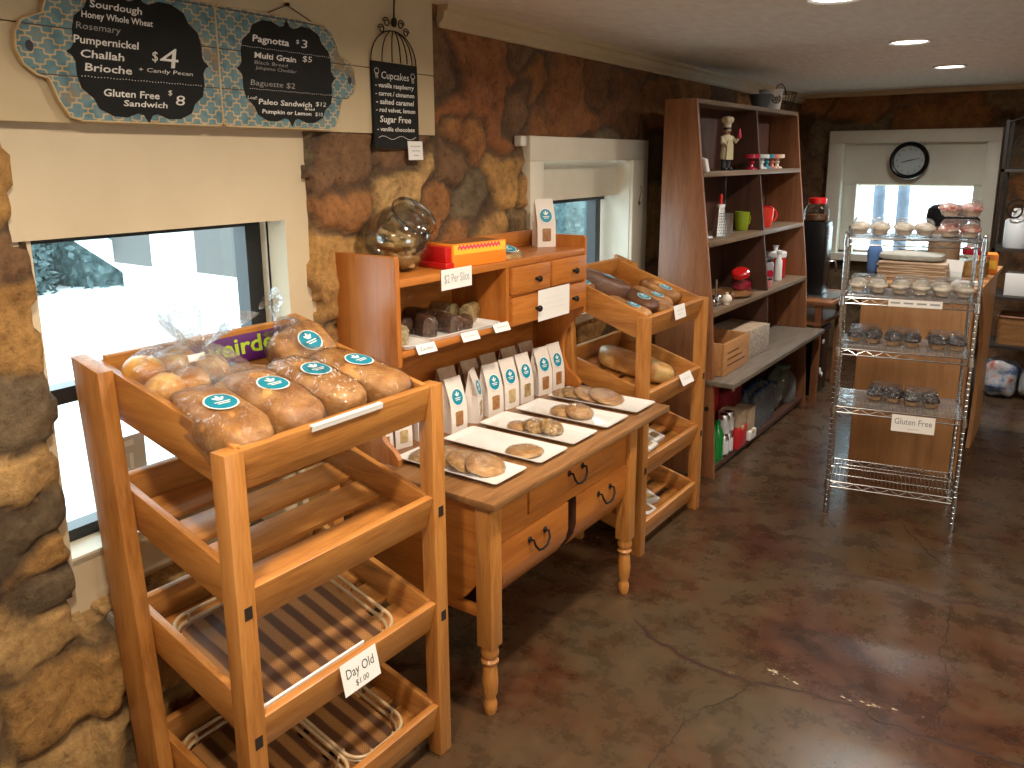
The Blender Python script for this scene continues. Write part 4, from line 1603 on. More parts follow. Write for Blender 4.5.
PZ = .7525 + .0065
ck = [
    ('front cookie leaning on the pile, first plate', (.665, 1.995, PZ + .012), .066, .018, COOKIE, (R(4), R(16), 0)),
    ('second wrapped brown cookie back from the plate edge, first plate', (.592, 1.985, PZ + .012), .062, .018, COOKIE, (R(2), R(20), 0)),
    ('third wrapped brown cookie in the leaning pile, first plate', (.527, 1.990, PZ + .010), .060, .018, COOKIE, (0, R(18), 0)),
    ('cookie at the hutch end of the first plate, seen past the rack post', (.435, 1.965, PZ), .056, .020, COOKIEOAT, (0, 0, 0)),
    ('single flat golden cookie alone on the second plate', (.680, 2.200, PZ), .064, .017, COOKIE, (0, 0, 0)),
    ('lumpy oat cookie at the front of the middle plate', (.640, 2.432, PZ + .008), .048, .030, COOKIEOAT, (R(-4), R(14), 0)),
    ('lumpy oat cookie second on the middle plate', (.578, 2.418, PZ + .007), .045, .030, COOKIEOAT, (0, R(14), 0)),
    ('small brown cookie at the back of the middle plate', (.512, 2.402, PZ), .040, .022, COOKIE, (0, R(4), 0)),
    ('fat pale cookie at the front of the fourth plate', (.625, 2.655, PZ + .008), .055, .034, COOKIE, (0, R(12), 0)),
    ('fat pale cookie leaning behind the front one, fourth plate', (.560, 2.645, PZ), .050, .028, COOKIE, (0, R(6), 0)),
    ('large golden cookie at the front of the farthest plate', (.610, 2.905, PZ + .012), .074, .020, COOKIE, (0, R(16), 0)),
    ('second golden cookie on the farthest plate, under the large front one', (.535, 2.895, PZ + .012), .066, .018, COOKIE, (0, R(18), 0)),
    ('third golden cookie on the farthest plate, near the bags', (.470, 2.885, PZ + .008), .055, .020, COOKIEOAT, (0, R(14), 0)),
    ('little brown cookie at the hutch end of the farthest plate', (.418, 2.875, PZ), .046, .020, COOKIEOAT, (0, 0, 0))]
for i, (lb, loc, r, h, m, ro) in enumerate(ck):
    cookie(lb, loc, r, h, m, ro, i, rough=.16 if m is COOKIEOAT else .07)

# ================================================================== things in and on the hutch
def tray(label, loc, rz, w, d):
    b = BM()
    rows = []
    for g, z in ((0, 0), (.004, .001), (.012, .014), (.012, .016), (.006, .016), (-.004, .005)):
        rows.append([b.verts.new((x, y, z)) for x, y in roundrect(w - .024 + 2 * g, d - .024 + 2 * g, .02, 4)])
    n = len(rows[0])
    for A, B_ in zip(rows, rows[1:]):
        for j in range(n):
            b.faces.new((A[j], A[(j + 1) % n], B_[(j + 1) % n], B_[j]))
    b.faces.new(rows[0][::-1])
    b.faces.new(rows[-1])
    return solo('cake_tray', b, CERAMIC, label, 'tray', loc, (0, 0, rz), 'white trays in the hutch cubby', 30)


CZ = 1.1425
tray('small white tray with pale zucchini slices at the left end of the hutch cubby', (.325, 1.965, CZ), 0, .20, .13)
tray('large white tray full of cake slices across the hutch cubby', (.300, 2.235, CZ), R(-4), .24, .38)


def slice_(label, loc, rz, mat, s=(.030, .060, .045), tilt=0, seed=0):
    b = BM()
    prof = [(-s[0], 0), (s[0], 0), (s[0] * 1.05, s[2] * 1.5), (s[0] * .7, s[2] * 1.95), (0, s[2] * 2.05), (-s[0] * .7, s[2] * 1.95), (-s[0] * 1.05, s[2] * 1.5)]
    prism(b, prof, 'y', -s[1], s[1], bev=.006)
    bmesh.ops.subdivide_edges(b, edges=b.edges[:], cuts=2, use_grid_fill=True)
    for v in b.verts:
        v.co += v.co.normalized() * .004 * MN.noise(v.co * 60 + Vector((seed * 5, 0, 0)))
    t = thing('cake_slice', label, 'cake slice', loc, (0, tilt, rz), 'wrapped cake slices in the hutch')
    obj('cake', b, mat, t)
    b = BM()
    prism(b, [(x * 1.06, z * 1.03 - .0005) for x, z in prof], 'y', -s[1] * 1.05, s[1] * 1.05, bev=.008)
    obj('wrap', b, FILM, t)


z0 = CZ + .006
for i, (lb, x, y, rz, m, dz) in enumerate([
        ('pale zucchini slice on the small tray at the left end of the cubby', .32, 1.955, 70, CAKEPALE, 0),
        ('dark chocolate slice at the back left of the large tray', .215, 2.085, 80, CAKEDARK, 0), ('dark chocolate slice at the front left of the large tray', .325, 2.105, 60, CAKEDARK, 0),
        ('glossy chocolate slice at the front middle of the large tray', .345, 2.205, 75, CAKEDARK, 0), ('dark slice standing at the back middle of the large tray', .215, 2.195, 95, CAKEDARK, .004),
        ('golden slice in the middle behind the glossy chocolate one', .240, 2.270, 70, CAKEPALE, .008), ('low dark slice at the front right of the large tray', .345, 2.300, 40, CAKEDARK, -.0),
        ('greenish pale slice at the back right of the large tray', .215, 2.340, 85, CAKEPALE, 0), ('speckled fruit slice at the right end of the large tray', .290, 2.395, 20, CAKEPALE, 0)]):
    slice_(lb, (x, y, z0), R(rz), m, (.026, .050, (.033, .030, .036, .031, .036, .028, .020, .036, .034)[i]), R(6), i)
for i, (lb, y, tx, x) in enumerate([('tiny white name card leaning at the left tray edge, reading Zucchini', 1.985, 'Zucchini', .436), ('tiny white name card leaning at the middle of the large tray', 2.215, '~', .440), ('tiny white name card at the right end of the large tray', 2.405, '~', .438)]):
    card('name_card', lb, 'name card', (x, y, 1.140), .085, .034, (1, -.1, .55), [(tx, -.006 if tx != '~' else 0, .018 if tx != '~' else .009, .058)], group='name cards for the cake slices')

# slanted glass cookie jar with tilted lid, lying beside the carton
t = thing('cookie_jar', 'big round glass cookie jar with a tilted lid and biscuits on the hutch', 'jar', (.270, 2.045, 1.3785))
JM = Matrix.Translation((0, 0, .1125)) @ Matrix.Rotation(R(-50), 4, 'X') @ Matrix.Scale(.90, 4)
b = BM()
prof = [(0.05, -.105), (.085, -.095), (.112, -.06), (.122, 0), (.112, .055), (.085, .085), (.078, .095), (.082, .104)]
lathe(b, prof + [(r_ - .003, z_) for r_, z_ in prof[::-1]], n=44, M=JM)
obj('bowl', b, JARGLASS, t)
b = BM()
lathe(b, [(.088, .100), (.094, .104), (.094, .126), (.086, .130), (.03, .136), (.016, .142), (.022, .160), (.014, .172), (0, .174)], n=36, M=JM)
obj('lid', b, JARGLASS, t)
b = BM()
lathe(b, [(.0935, .108), (.097, .112), (.097, .120), (.0935, .124)], n=36, M=JM)
obj('lid_band', b, CHROME, t)
q = random.Random(4)
BISC = mottled('biscotti', [(0.3, (0.30, 0.16, 0.05)), (0.7, (0.56, 0.36, 0.15))], 40, 0.7, bs_=0.5)
for i in range(24):
    a, rr_ = q.uniform(0, 6.28), q.uniform(.0, .055)
    b = BM()
    prism(b, [(u * 1.0, v) for u, v in roundrect(.075, .030, .013, 3)], 'z', -.008, .008, bev=.003)
    solo('biscuit', b, BISC, 'long tan biscuit lying in the big glass cookie jar on the hutch', 'biscuit', (.270 + rr_ * cos(a), 2.045 + rr_ * sin(a), 1.398 + .0045 * i), (q.uniform(-.4, .4), q.uniform(-.4, .4), q.uniform(0, 3.1)), 'biscuits in the cookie jar')

t = thing('snack_carton', 'orange and yellow printed carton with red end on top of the hutch', 'carton', (.335, 2.335, 1.3785), (0, 0, R(-6)))
b = BM()
box(b, -.075, .062, -.135, .145, 0, .082, .002)
obj('carton', b, ORANGE, t)
b = BM()
box(b, .0622, .0632, -.128, .138, .045, .078)
obj('front_panel', b, YELLOW, t)
b = BM()
wav = [b.verts.new((.0638, -.11 + .22 * i / 24, .058 + .010 * (i % 2) + h_)) for h_ in (0, .012) for i in range(25)]
for i in range(24):
    b.faces.new((wav[i], wav[i + 1], wav[26 + i], wav[25 + i]))
obj('printed_band', b, plain('pink_print', (0.75, 0.06, 0.12), .45), t)
b = BM()
box(b, -.07, .072, -.178, -.137, 0, .022, .003)
box(b, -.07, .058, -.165, -.137, .022, .076, .003)
obj('red_end', b, RED, t)
b = BM()
prism(b, [(-.06, -.12), (.05, -.12), (.05, .13), (-.06, .13)], 'z', .0822, .0828)
obj('top_panel', b, plain('carton_shadow_print', (0.25, 0.10, 0.03), .5), t)  # plain dark brown panel on the carton top

t = thing('cookie_pack', 'film-wrapped cookie pack with teal sticker leaning beside the orange carton', 'cookie pack', (.335, 2.575, 1.3785), (0, R(20), R(-12)))
b = BM()
lathe(b, [(0, 0), (.055, 0), (.062, .012), (.055, .026), (0, .030)], n=30, wob=lambda a, z: .05 * sin(a * 3))
obj('cookies', b, COOKIE, t)
b = BM()
lathe(b, [(0, -.001), (.066, 0), (.072, .014), (.060, .032), (0, .036)], n=40, wob=lambda a, z: .06 * sin(a * 3) + .03 * sin(a * 19))
obj('wrap', b, FILM, t)
flat_sticker(t, (.0, 0, .0368), .036, (0, 0, 1), (-1, 0, 0))

# ================================================================== goods on the second rack
MA, MB_, MC, MD = [m for m, d in T2]
f2_ = -0.080
p = onM(MA, -.36, 3.30, f2_)
loaf('dark rye loaf in clear wrap at the back of the second rack top tray', p, (0, R(19), R(25)), (.13, .055, .05), DARKBREAD, (.02, 0, .030, 0), 31, group='goods on the second rack')
for i, (x, y, rz, lb) in enumerate([(-.17, 3.24, 10, 'flat wrapped flatbread nearest the hutch on the second rack top tray'), (-.19, 3.38, -8, 'flat wrapped flatbread in the middle of the second rack top tray'), (-.19, 3.52, 6, 'flat wrapped flatbread, third along the second rack top tray'), (-.21, 3.65, -4, 'flat wrapped flatbread at the far side of the second rack top tray'), (-.09, 3.44, 80, 'flat wrapped golden roll at the front of the second rack top tray'), (-.42, 3.20, 0, 'small wrapped roll by the hutch on the second rack top tray')]):
    loaf(lb, onM(MA, x, y, f2_ + (.012 if i % 2 else 0)), (0, R(19), R(rz)), (.105 if i < 4 else .07, .056, .027), BREAD if i != 1 else DARKBREAD, (0.02, 0, .032, R(90)), 40 + i, group='goods on the second rack')
loaf('long golden loaf in clear bag on the second shelf of the far rack', onM(MB_, -.22, 3.42, f2_), (0, R(17), R(28)), (.185, .07, .05), BUN, None, 50, group='goods on the second rack')
card('price_card', 'white price card hooked on the front of the second rack top tray', 'price card', (.7115, 3.395, 1.075), .115, .062, (1, 0, .2), [('~', .006, .008, .07), ('~', -.012, .008, .05)], ink=GREYINK)
card('price_card', 'white price card hooked on the second rack tray that holds the long loaf', 'price card', (.7115, 3.50, .740), .125, .055, (1, 0, .5), [('~', .0, .008, .07)], ink=GREYINK)


def lying_pack(label, M, x, y, rz, pn):
    t = thing('cookie_pack', label, 'cookie pack', M @ Vector((x, y, -.080)), (M @ Matrix.Rotation(rz, 4, 'Z')).to_euler(), 'flat white packs on the second rack')
    b = BM()
    prism(b, roundrect(.19, .10, .008, 2), 'z', 0, .028, bev=.005)
    obj('body', b, WHITEP, t)
    b = BM()
    for u in (-.005, .055):
        prism(b, [(u + a, c) for a, c in roundrect(.042, .05, .006, 2)], 'z', .028, .0292)
    obj('window', b, PANES[pn], t)
    flat_sticker(t, (-.062, 0, .0288), .026, (0, 0, 1), (1, 0, 0))


for i, (M, x, y, lb) in enumerate([(MC, -.20, 3.255, 'white windowed pack at the table side of the third shelf, far rack'), (MC, -.17, 3.37, 'white windowed pack in the middle of the third shelf, far rack'), (MC, -.19, 3.485, 'white windowed pack farthest along the third shelf, far rack'),
                                  (MD, -.17, 3.23, 'white windowed pack at the table side of the lowest shelf, far rack'), (MD, -.14, 3.345, 'white windowed pack in the middle of the lowest shelf, far rack'), (MD, -.19, 3.46, 'white windowed pack farthest along the lowest shelf, far rack')]):
    lying_pack(lb, M, x, y, R(8 - 5 * i), i % 4)

# ================================================================== signs on the beam
def wallpt(y, z, d):
    return Vector((wx(y) + d, y, z))


UY = Vector((-0.048, 1, 0)).normalized()
UZ = Vector((0, 0, 1))
BD = 0.036   # face of the beam


def chalkboard(label, y0, mirror, cloud_c, cloud_r, lines, faint, dots):
    """wooden paddle board: lattice print, edge, black centre, chalk writing"""
    base = wallpt(y0, 1.845, BD + .003)
    t = thing('chalkboard_sign', label, 'sign', base, group='lattice chalkboards on the beam')
    out = [(.012, .0), (.40, .0), (.43, .008), (.452, .045), (.462, .075), (.47, .092), (.495, .098), (.522, .118), (.535, .150), (.532, .185), (.515, .212), (.488, .225), (.468, .232), (.458, .258), (.438, .292), (.405, .312), (.30, .318), (.012, .318), (.003, .309), (0, .297), (0, .02), (.003, .008)]
    if mirror:
        out = [(.535 - u, v) for u, v in out][::-1]
    hole = (.505 if not mirror else .03, .158)

    def place(u, v, d):
        return UY * u + UZ * v + Vector((1, .048, 0)).normalized() * d
    b = BM()
    A = [b.verts.new(place(u, v, 0)) for u, v in out]
    B_ = [b.verts.new(place(u, v, .016)) for u, v in out]
    b.faces.new(A)
    b.faces.new(B_).material_index = 1
    for i in range(len(out)):
        b.faces.new((A[i], A[(i + 1) % len(out)], B_[(i + 1) % len(out)], B_[i]))
    bmesh.ops.recalc_face_normals(b, faces=b.faces[:])
    obj('board', b, [TAPE, LATTICE], t, sm=20)
    b = BM()
    tube(b, [place(u, v, .016) for u, v in out], .0025, 6, closed=True)
    obj('edge', b, mottled('pale_edge', [(0.3, (0.46, 0.30, 0.14)), (0.7, (0.66, 0.50, 0.29))], 20, .6, bs_=0), t)
    # grubby bare handle with its hole
    b = BM()
    k = 20
    b.faces.new([b.verts.new(place(hole[0] + .009 * cos(2 * pi * i / k), hole[1] + .012 * sin(2 * pi * i / k), .0172)) for i in range(k)])
    obj('hole', b, INK, t)
    # bracket-shaped black centre
    b = BM()
    cx, cy = cloud_c[0] - y0, cloud_c[1] - 1.845
    rx, rz_ = cloud_r
    q = [(1.0, 0), (.94, .05), (.90, .13), (.90, .35), (.86, .55), (.72, .70), (.66, .86), (.48, .97), (.30, .98), (.14, .90), (.06, .93), (0, 1.06)]
    pts = q + [(-u, v) for u, v in q[-2::-1]] + [(-u, -v) for u, v in q[1:]] + [(u, -v) for u, v in q[-2:0:-1]]
    ce = b.verts.new(place(cx, cy, .0185))
    ring = [b.verts.new(place(cx + u * rx, cy + v * rz_, .0185)) for u, v in pts]
    low = [b.verts.new(place(cx + u * rx, cy + v * rz_, .016)) for u, v in pts]
    for i in range(len(ring)):
        j = (i + 1) % len(ring)
        b.faces.new((ce, ring[i], ring[j]))
        b.faces.new((low[i], low[j], ring[j], ring[i]))
    bmesh.ops.recalc_face_normals(b, faces=b.faces[:])
    pn = obj('chalk_panel', b, SLATE, t, sm=30)
    for nm, L_, m in (('chalk_lettering', lines, CHALK), ('faint_lettering', faint, CHALKDIM)):
        for tx, a, z, c, h, bd in L_:
            b = BM()
            put_text(b, tx, place(a - y0, z - 1.845, .0191), UY, UZ, c - a, h, 0.12, bd)
            obj(nm, b, m, pn, sm=0)
    for a, z, c in dots:
        b = BM()
        n = int((c - a) / .008)
        for i in range(n):
            o_ = place(a - y0 + i * .008, z - 1.845 + .0007 * sin(i), .0190)
            b.faces.new([b.verts.new(o_ + UY * u + UZ * v) for u, v in ((0, 0), (.0028, 0), (.0028, .0018), (0, .0018))])
        obj('dotted_rule', b, CHALK, pn, sm=0)
    return t


chalkboard('teal lattice chalkboard listing breads, with $4 and $8, above the window', 0.905, True, (1.212, 2.000), (.194, .146), [
    ('Sourdough', 1.085, 2.105, 1.220, .023, .016), ('Honey Whole Wheat', 1.062, 2.080, 1.247, .021, .016), ('Pumpernickel', 1.036, 2.021, 1.203, .025, .016),
    ('Challah', 1.050, 1.990, 1.160, .025, .016), ('Brioche', 1.056, 1.960, 1.177, .025, .016), ('+ Candy Pecan', 1.196, 1.970, 1.352, .014, .0),
    ('Gluten Free', 1.097, 1.905, 1.247, .024, .016), ('Sandwich', 1.146, 1.884, 1.268, .020, .016), ('$', 1.236, 1.998, 1.253, .034, 0), ('4', 1.258, 1.985, 1.312, .070, 0), ('$', 1.273, 1.917, 1.285, .018, 0), ('8', 1.293, 1.893, 1.322, .036, 0)],
    [('Rosemary', 1.046, 2.053, 1.158, .022, 0)], [(1.046, 1.946, 1.385)])
chalkboard('smaller teal lattice chalkboard with Pagnotta at $3, beside the bread list', 1.440, False, (1.690, 2.003), (.192, .143), [
    ('Pagnotta', 1.558, 2.081, 1.694, .026, .02), ('$', 1.722, 2.092, 1.735, .016, 0), ('3', 1.742, 2.082, 1.768, .034, 0), ('Multi Grain', 1.561, 2.037, 1.718, .022, .02), ('$5', 1.744, 2.043, 1.783, .024, 0),
    ('Paleo Sandwich', 1.565, 1.910, 1.772, .021, .016), ('Bread', 1.742, 1.901, 1.783, .010, .02), ('Loaf:', 1.527, 1.922, 1.562, .013, 0), ('Pumpkin or Lemon', 1.576, 1.885, 1.768, .016, .02), ('$12', 1.788, 1.915, 1.832, .018, 0), ('$10', 1.784, 1.885, 1.816, .016, 0)],
    [('Black Bread', 1.560, 2.020, 1.684, .014, 0), ('Jalapeno Cheddar', 1.562, 2.006, 1.718, .013, 0), ('Baguette $2', 1.541, 1.961, 1.707, .022, 0)], [(1.515, 2.064, 1.878), (1.537, 1.950, 1.868)])
# wire the second board hangs by
b = BM()
P0 = [wallpt(1.62, 2.163, BD + .012), wallpt(1.705, 2.198, BD + .012), wallpt(1.80, 2.163, BD + .012)]
tube(b, P0, .0016, 6)
sell(b, wallpt(1.705, 2.200, BD + .012), (.012, .005, .005), 1, 1, 10, 6)
solo('hanging_wire', b, IRON, 'thin bent hanger wire above the Pagnotta chalkboard', 'wire')

# birdcage-topped cupcake board
base = wallpt(2.063, 1.79, BD + .004)
t = thing('birdcage_chalkboard', 'narrow black cupcake chalkboard with birdcage wire top hung from a hook', 'sign', base)
W_, H_ = .238, .285
b = BM()
A = []
for u, v in ((0, 0), (W_, 0), (W_, H_), (0, H_)):
    A.append((u, v))
v0 = [b.verts.new(UY * u + UZ * v) for u, v in A]
v1 = [b.verts.new(UY * u + UZ * v + Vector((.008, 0, 0))) for u, v in A]
b.faces.new(v0[::-1])
b.faces.new(v1)
for i in range(4):
    b.faces.new((v0[i], v0[(i + 1) % 4], v1[(i + 1) % 4], v1[i]))
bmesh.ops.recalc_face_normals(b, faces=b.faces[:])
pn = obj('panel', b, SLATE, t)
b = BM()
FX = Vector((.0088, 0, 0))
for s, u, v, w, h, bd in (('Cupcakes', .045, .232, .145, .034, .0), ('- vanilla raspberry', .012, .203, .205, .021, .02), ('- carrot / cinnamon', .012, .176, .205, .021, .02), ('- salted caramel', .014, .148, .20, .024, .02), ('- red velvet, lemon', .012, .122, .208, .021, .02), ('Sugar Free', .030, .088, .165, .030, .016), ('- vanilla chocolate', .014, .058, .20, .020, .02)):
    put_text(b, s, UY * u + UZ * v + FX, UY, UZ, w, h, 0.1, bd)
tube(b, [UY * (.02 + .2 * i / 12) + UZ * (.036 + .006 * sin(i * 1.1)) + FX for i in range(13)], .0009, 4)
for u0, v0_ in ((.022, .245), (.212, .240)):
    tube(b, [UY * (u0 + .011 * cos(a)) + UZ * (v0_ + .010 + .009 * sin(a)) + FX for a in [i * .52 for i in range(12)]], .0009, 4, closed=True)
    for k in (-.008, -.002, .004):
        tube(b, [UY * (u0 + k) + UZ * (v0_ + .004) + FX, UY * (u0 + k * .8 + .002) + UZ * (v0_ - .014) + FX], .0009, 4)
obj('chalk_lettering', b, CHALK, pn, sm=0)
b = BM()
top = UY * (W_ * .5) + UZ * (H_ + .118)
for k in range(7):
    u = W_ * k / 6
    pts = []
    for i in range(9):
        a = i / 8
        pts.append(UY * (W_ / 2 + (u - W_ / 2) * cos(a * pi / 2)) + UZ * (H_ + .108 * sin(a * pi / 2)) + Vector((.004 + .03 * sin(pi * k / 6) * cos(a * pi / 2), 0, 0)))
    tube(b, pts, .0022, 6)
tube(b, [UZ * H_ + Vector((.004, 0, 0)), UY * W_ + UZ * H_ + Vector((.004, 0, 0))], .0025, 6)
sell(b, top + Vector((.01, 0, .018)), (.011, .011, .017), 1, 1, 12, 8)
for s in (-1, 1):
    for ra, du, dv in ((.017, .038, .014), (.016, .064, -.010)):
        c0 = top + UY * s * du + UZ * dv + Vector((.008, 0, 0))
        tube(b, [c0 + (UY * s * cos(a) + UZ * sin(a)) * ra * (1 - a / 13) for a in [i * .45 for i in range(20)]], .0022, 6)
obj('cage_top', b, IRON, t)
b = BM()
tube(b, [top + Vector((.01, 0, .03)), top + Vector((.012, 0, .07)), top + UY * .004 + Vector((.012, 0, .105)), top + UY * -.01 + Vector((.012, 0, .122)), top + UY * -.026 + Vector((.012, 0, .118)), top + UY * -.032 + Vector((.012, 0, .100))], .0032, 8)
tube(b, [top + UY * -.01 + Vector((.012, 0, .122)), top + UY * .025 + Vector((.006, 0, .132))], .003, 6)
obj('hook', b, IRON, t)
c = wallpt(2.275, 1.783, BD + .016)
card('note_card', 'small white note card clipped at the lower corner of the cupcake chalkboard', 'card', c, .082, .066, (1, .05, .05), [('~', .014, .006, .055), ('~', -.002, .006, .045), ('~', -.018, .006, .030)])

b = BM()
wallbox(b, 2.985, 3.03, 1.805, 1.85, .02, .06, .006)
solo('wall_sensor', b, plain('sensor_white', (.72, .70, .64), .4), 'small white square sensor on the stones beside the second window', 'sensor')
b = BM()
pts = [wallpt(4.265 + .012 * sin(i * .7), 1.60 - .012 * i, .056) for i in range(8)]
tube(b, pts, .002, 6)
sell(b, pts[-1] + Vector((0, 0, -.012)), (.007, .007, .014), 1, 1, 10, 8)
solo('blind_cord', b, plain('grey_cord', (.12, .12, .11), .6), 'short grey pull cord with knob on the second window casing', 'cord')

# wall clock on the back window head
t = thing('wall_clock', 'round black-rimmed wall clock above the back window', 'clock', (.825, 7.80, 1.722))
CM = Matrix.Rotation(R(90), 4, 'X')
b = BM()
lathe(b, [(.120, 0.0), (.150, 0.0), (.158, .012), (.154, .030), (.140, .040), (.124, .034), (.120, .018)], n=48, M=CM)
lathe(b, [(0, -.10), (.03, -.10), (.03, 0.0), (0, 0.0)], n=16, M=CM)
obj('rim', b, BLACKP, t)
b = BM()
lathe(b, [(0, .010), (.124, .010), (.124, .014), (0, .014)], n=48, M=CM)
fc = obj('face', b, plain('clock_face', (.55, .57, .60), .3), t)
b = BM()
for k in range(12):
    a = 2 * pi * k / 12
    put_text(b, str(12 if k == 0 else k), (.098 * sin(a), -.0146, .098 * cos(a) - .009), (1, 0, 0), (0, 0, 1), None, .026, center=True)
obj('numerals', b, INK, fc, sm=0)
for nm, a, l, w in (('hour_hand', R(255), .062, .005), ('minute_hand', R(78), .088, .0035)):
    b = BM()
    u, v = Vector((sin(a), 0, cos(a))), Vector((cos(a), 0, -sin(a)))
    o_ = Vector((0, -.017 if nm[0] == 'h' else -.019, 0))
    vs = [o_ - u * .015 - v * w, o_ - u * .015 + v * w, o_ + u * l + v * w * .5, o_ + u * l - v * w * .5]
    A, B_ = [b.verts.new(p) for p in vs], [b.verts.new(p + Vector((0, -.0012, 0))) for p in vs]
    b.faces.new(A)
    b.faces.new(B_[::-1])
    for i in range(4):
        b.faces.new((A[i], B_[i], B_[(i + 1) % 4], A[(i + 1) % 4]))
    obj(nm, b, INK, t)
b = BM()
lathe(b, [(0, .031), (.122, .030), (.122, .032), (0, .033)], n=40, M=CM)
obj('glass', b, GLASS, t)

# ================================================================== tall bookcase
BB = Vector((0.42, 5.01, 0))
t = thing('bookcase', 'tall dark brown bookcase with two columns of shelves against the stone wall', 'bookcase', BB)


def fx(z):
    """front edge of the sloping bookcase at height z"""
    pts = [(0, .622), (.55, .592), (.945, .567), (1.31, .522), (1.68, .475), (2.06, .432)]
    for (za, xa), (zb, xb) in zip(pts, pts[1:]):
        if z <= zb:
            return xa + (xb - xa) * (z - za) / (zb - za)
    return .432


prof = [(.235, 0), (fx(0), 0), (fx(.55), .55), (fx(.945), .945), (fx(1.31), 1.31), (fx(1.68), 1.68), (fx(2.06), 2.056), (.255, 2.056)]
for y0 in (4.138, 5.862):
    b = BM()
    prism(b, prof, 'y', y0, y0 + .024, bev=.002)
    o = obj('side_panel', b, CASE['z'], t, BB)
    if y0 < 5:
        b = BM()
        lathe(b, [(0, 0), (.013, 0), (.013, .004), (0, .004)], n=16, M=Matrix.Translation((.565, y0 - .0035, .40)) @ Matrix.Rotation(R(-90), 4, 'X'))
        obj('bored_hole', b, PEG, o, BB)
b = BM()
prism(b, [(p[0] - .008 if p[0] > .3 else p[0] + .01, p[1]) for p in prof if p[1] >= .55] + [(.255, .55)], 'y', 5.062, 5.080)
obj('divider', b, CASESHADE['z'], t, BB)
b = BM()
box(b, .24, .255, 4.162, 5.862, .05, 2.05)
obj('back_panel', b, CASESHADE['z'], t, BB)
b = BM()
box(b, .24, .434, 4.162, 5.862, 2.032, 2.056, .002)
obj('top_board', b, SHELFW['y'], t, BB)
for z in (1.68, 1.31, .935):
    b = BM()
    box(b, .255, fx(z) + .004, 4.162, 5.862, z - .028, z, .002)
    obj('shelf', b, SHELFW['y'], t, BB)
b = BM()
box(b, .255, .715, 4.128, 5.90, .535, .563, .003)
obj('deep_shelf', b, mottled('worn_grey_shelf', [(0.3, (0.10, 0.075, 0.055)), (0.7, (0.19, 0.15, 0.115))], 7, .55, stretch=(6, .6, 6), bs_=.1), t, BB)
b = BM()
box(b, .255, .60, 4.162, 5.862, .02, .05)
obj('plinth', b, CASESHADE['y'], t, BB)


def item(name, label, cat, loc, build, rot=(0, 0, 0), group=None, sm=40):
    """build(b) -> list of (part name, material, draw) when several parts, drawn about the thing's own base"""
    t = thing(name, label, cat, loc, rot, group)
    for nm, m, fn in build:
        b = BM()
        fn(b)
        obj(nm, b, m, t, sm=sm)
    return t


# chef figurine
SKIN = plain('figurine_skin', (.42, .22, .13), .5)
CHEFW = plain('figurine_white', (.62, .52, .34), .5)


def chef_coat(b):
    lathe(b, [(.0, .062), (.036, .062), (.040, .075), (.036, .11), (.033, .15), (.038, .178), (.030, .195), (.012, .203), (0, .203)], n=24)
    for v in b.verts:
        v.co.x *= .72


def chef_arms(b):
    tube(b, [(0, -.034, .185), (.012, -.046, .155), (.034, -.030, .145)], [.014, .012, .009], 10)
    tube(b, [(0, .034, .187), (.022, .052, .162), (.038, .056, .185)], [.014, .012, .009], 10)


item('chef_figurine', 'small chef statuette in white coat and tall hat on the top bookcase shelf', 'figurine', (.405, 4.655, 1.681), [
    ('shoes', INK, lambda b: [sell(b, (.010, s * .018, .008), (.022, .013, .010), .8, .8, 14, 8) for s in (-1, 1)]),
    ('trousers', INK, lambda b: [tube(b, [(0, s * .017, .01), (0, s * .015, .075)], [.013, .017], 12) for s in (-1, 1)]),
    ('coat', CHEFW, chef_coat), ('sleeves', CHEFW, chef_arms),
    ('apron', plain('figurine_apron', (.50, .42, .24), .6), lambda b: prism(b, [(-.026, .060), (.026, .060), (.024, .14), (.014, .17), (-.014, .17), (-.024, .14)], 'x', .022, .031)),
    ('head', SKIN, lambda b: [sell(b, (.002, 0, .222), (.021, .020, .024), 1, 1, 18, 12), sell(b, (.024, 0, .219), (.005, .004, .004), 1, 1, 8, 6)] + [sell(b, (.0, s * .021, .221), (.004, .003, .006), 1, 1, 8, 6) for s in (-1, 1)]),
    ('moustache', INK, lambda b: tube(b, [(.019, -.011, .211), (.023, 0, .215), (.019, .011, .211)], [.002, .003, .002], 6)),
    ('hair', INK, lambda b: lathe(b, [(.0205, .226), (.0225, .236), (.0205, .243)], n=18)),
    ('hat', CHEFW, lambda b: lathe(b, [(.021, .240), (.022, .262), (.034, .272), (.038, .286), (.030, .298), (.012, .302), (0, .301)], n=24, wob=lambda a, z: .07 * sin(a * 6) if z > .265 else 0)),
    ('red_bottle', PINKGLZ, lambda b: lathe(b, [(0, 0), (.012, 0), (.013, .016), (.006, .042), (.005, .055), (0, .055)], (.042, .056, .180), 12))], (0, 0, R(-25)))
# little footed stands
for i, (y, m, lb) in enumerate([(4.975, PINKGLZ, 'tiny dusky red footed cake stand just left of the bookcase divider'), (5.330, CERAMIC, 'tiny white footed stand just right of the bookcase divider'), (5.430, plain('teal_glaze', (.05, .28, .36), .3), 'tiny teal footed stand on the top bookcase shelf'),
                                (5.535, plain('coral_glaze', (.70, .22, .16), .3), 'tiny coral footed stand on the top bookcase shelf'), (5.640, plain('cream_glaze', (.72, .62, .48), .3), 'tiny cream footed stand at the end of the row on the top bookcase shelf')]):
    b = BM()
    lathe(b, [(0, 0), (.036, 0), (.034, .008), (.014, .016), (.010, .030), (.018, .042), (.010, .054), (.016, .064), (.048, .068), (.048, .090), (.043, .092), (0, .092)], n=22)
    solo('cake_stand', b, m, lb, 'cake stand', (.445 if y < 5 else .385, y, 1.681), group='tiny cake stands on the bookcase')
b = BM()
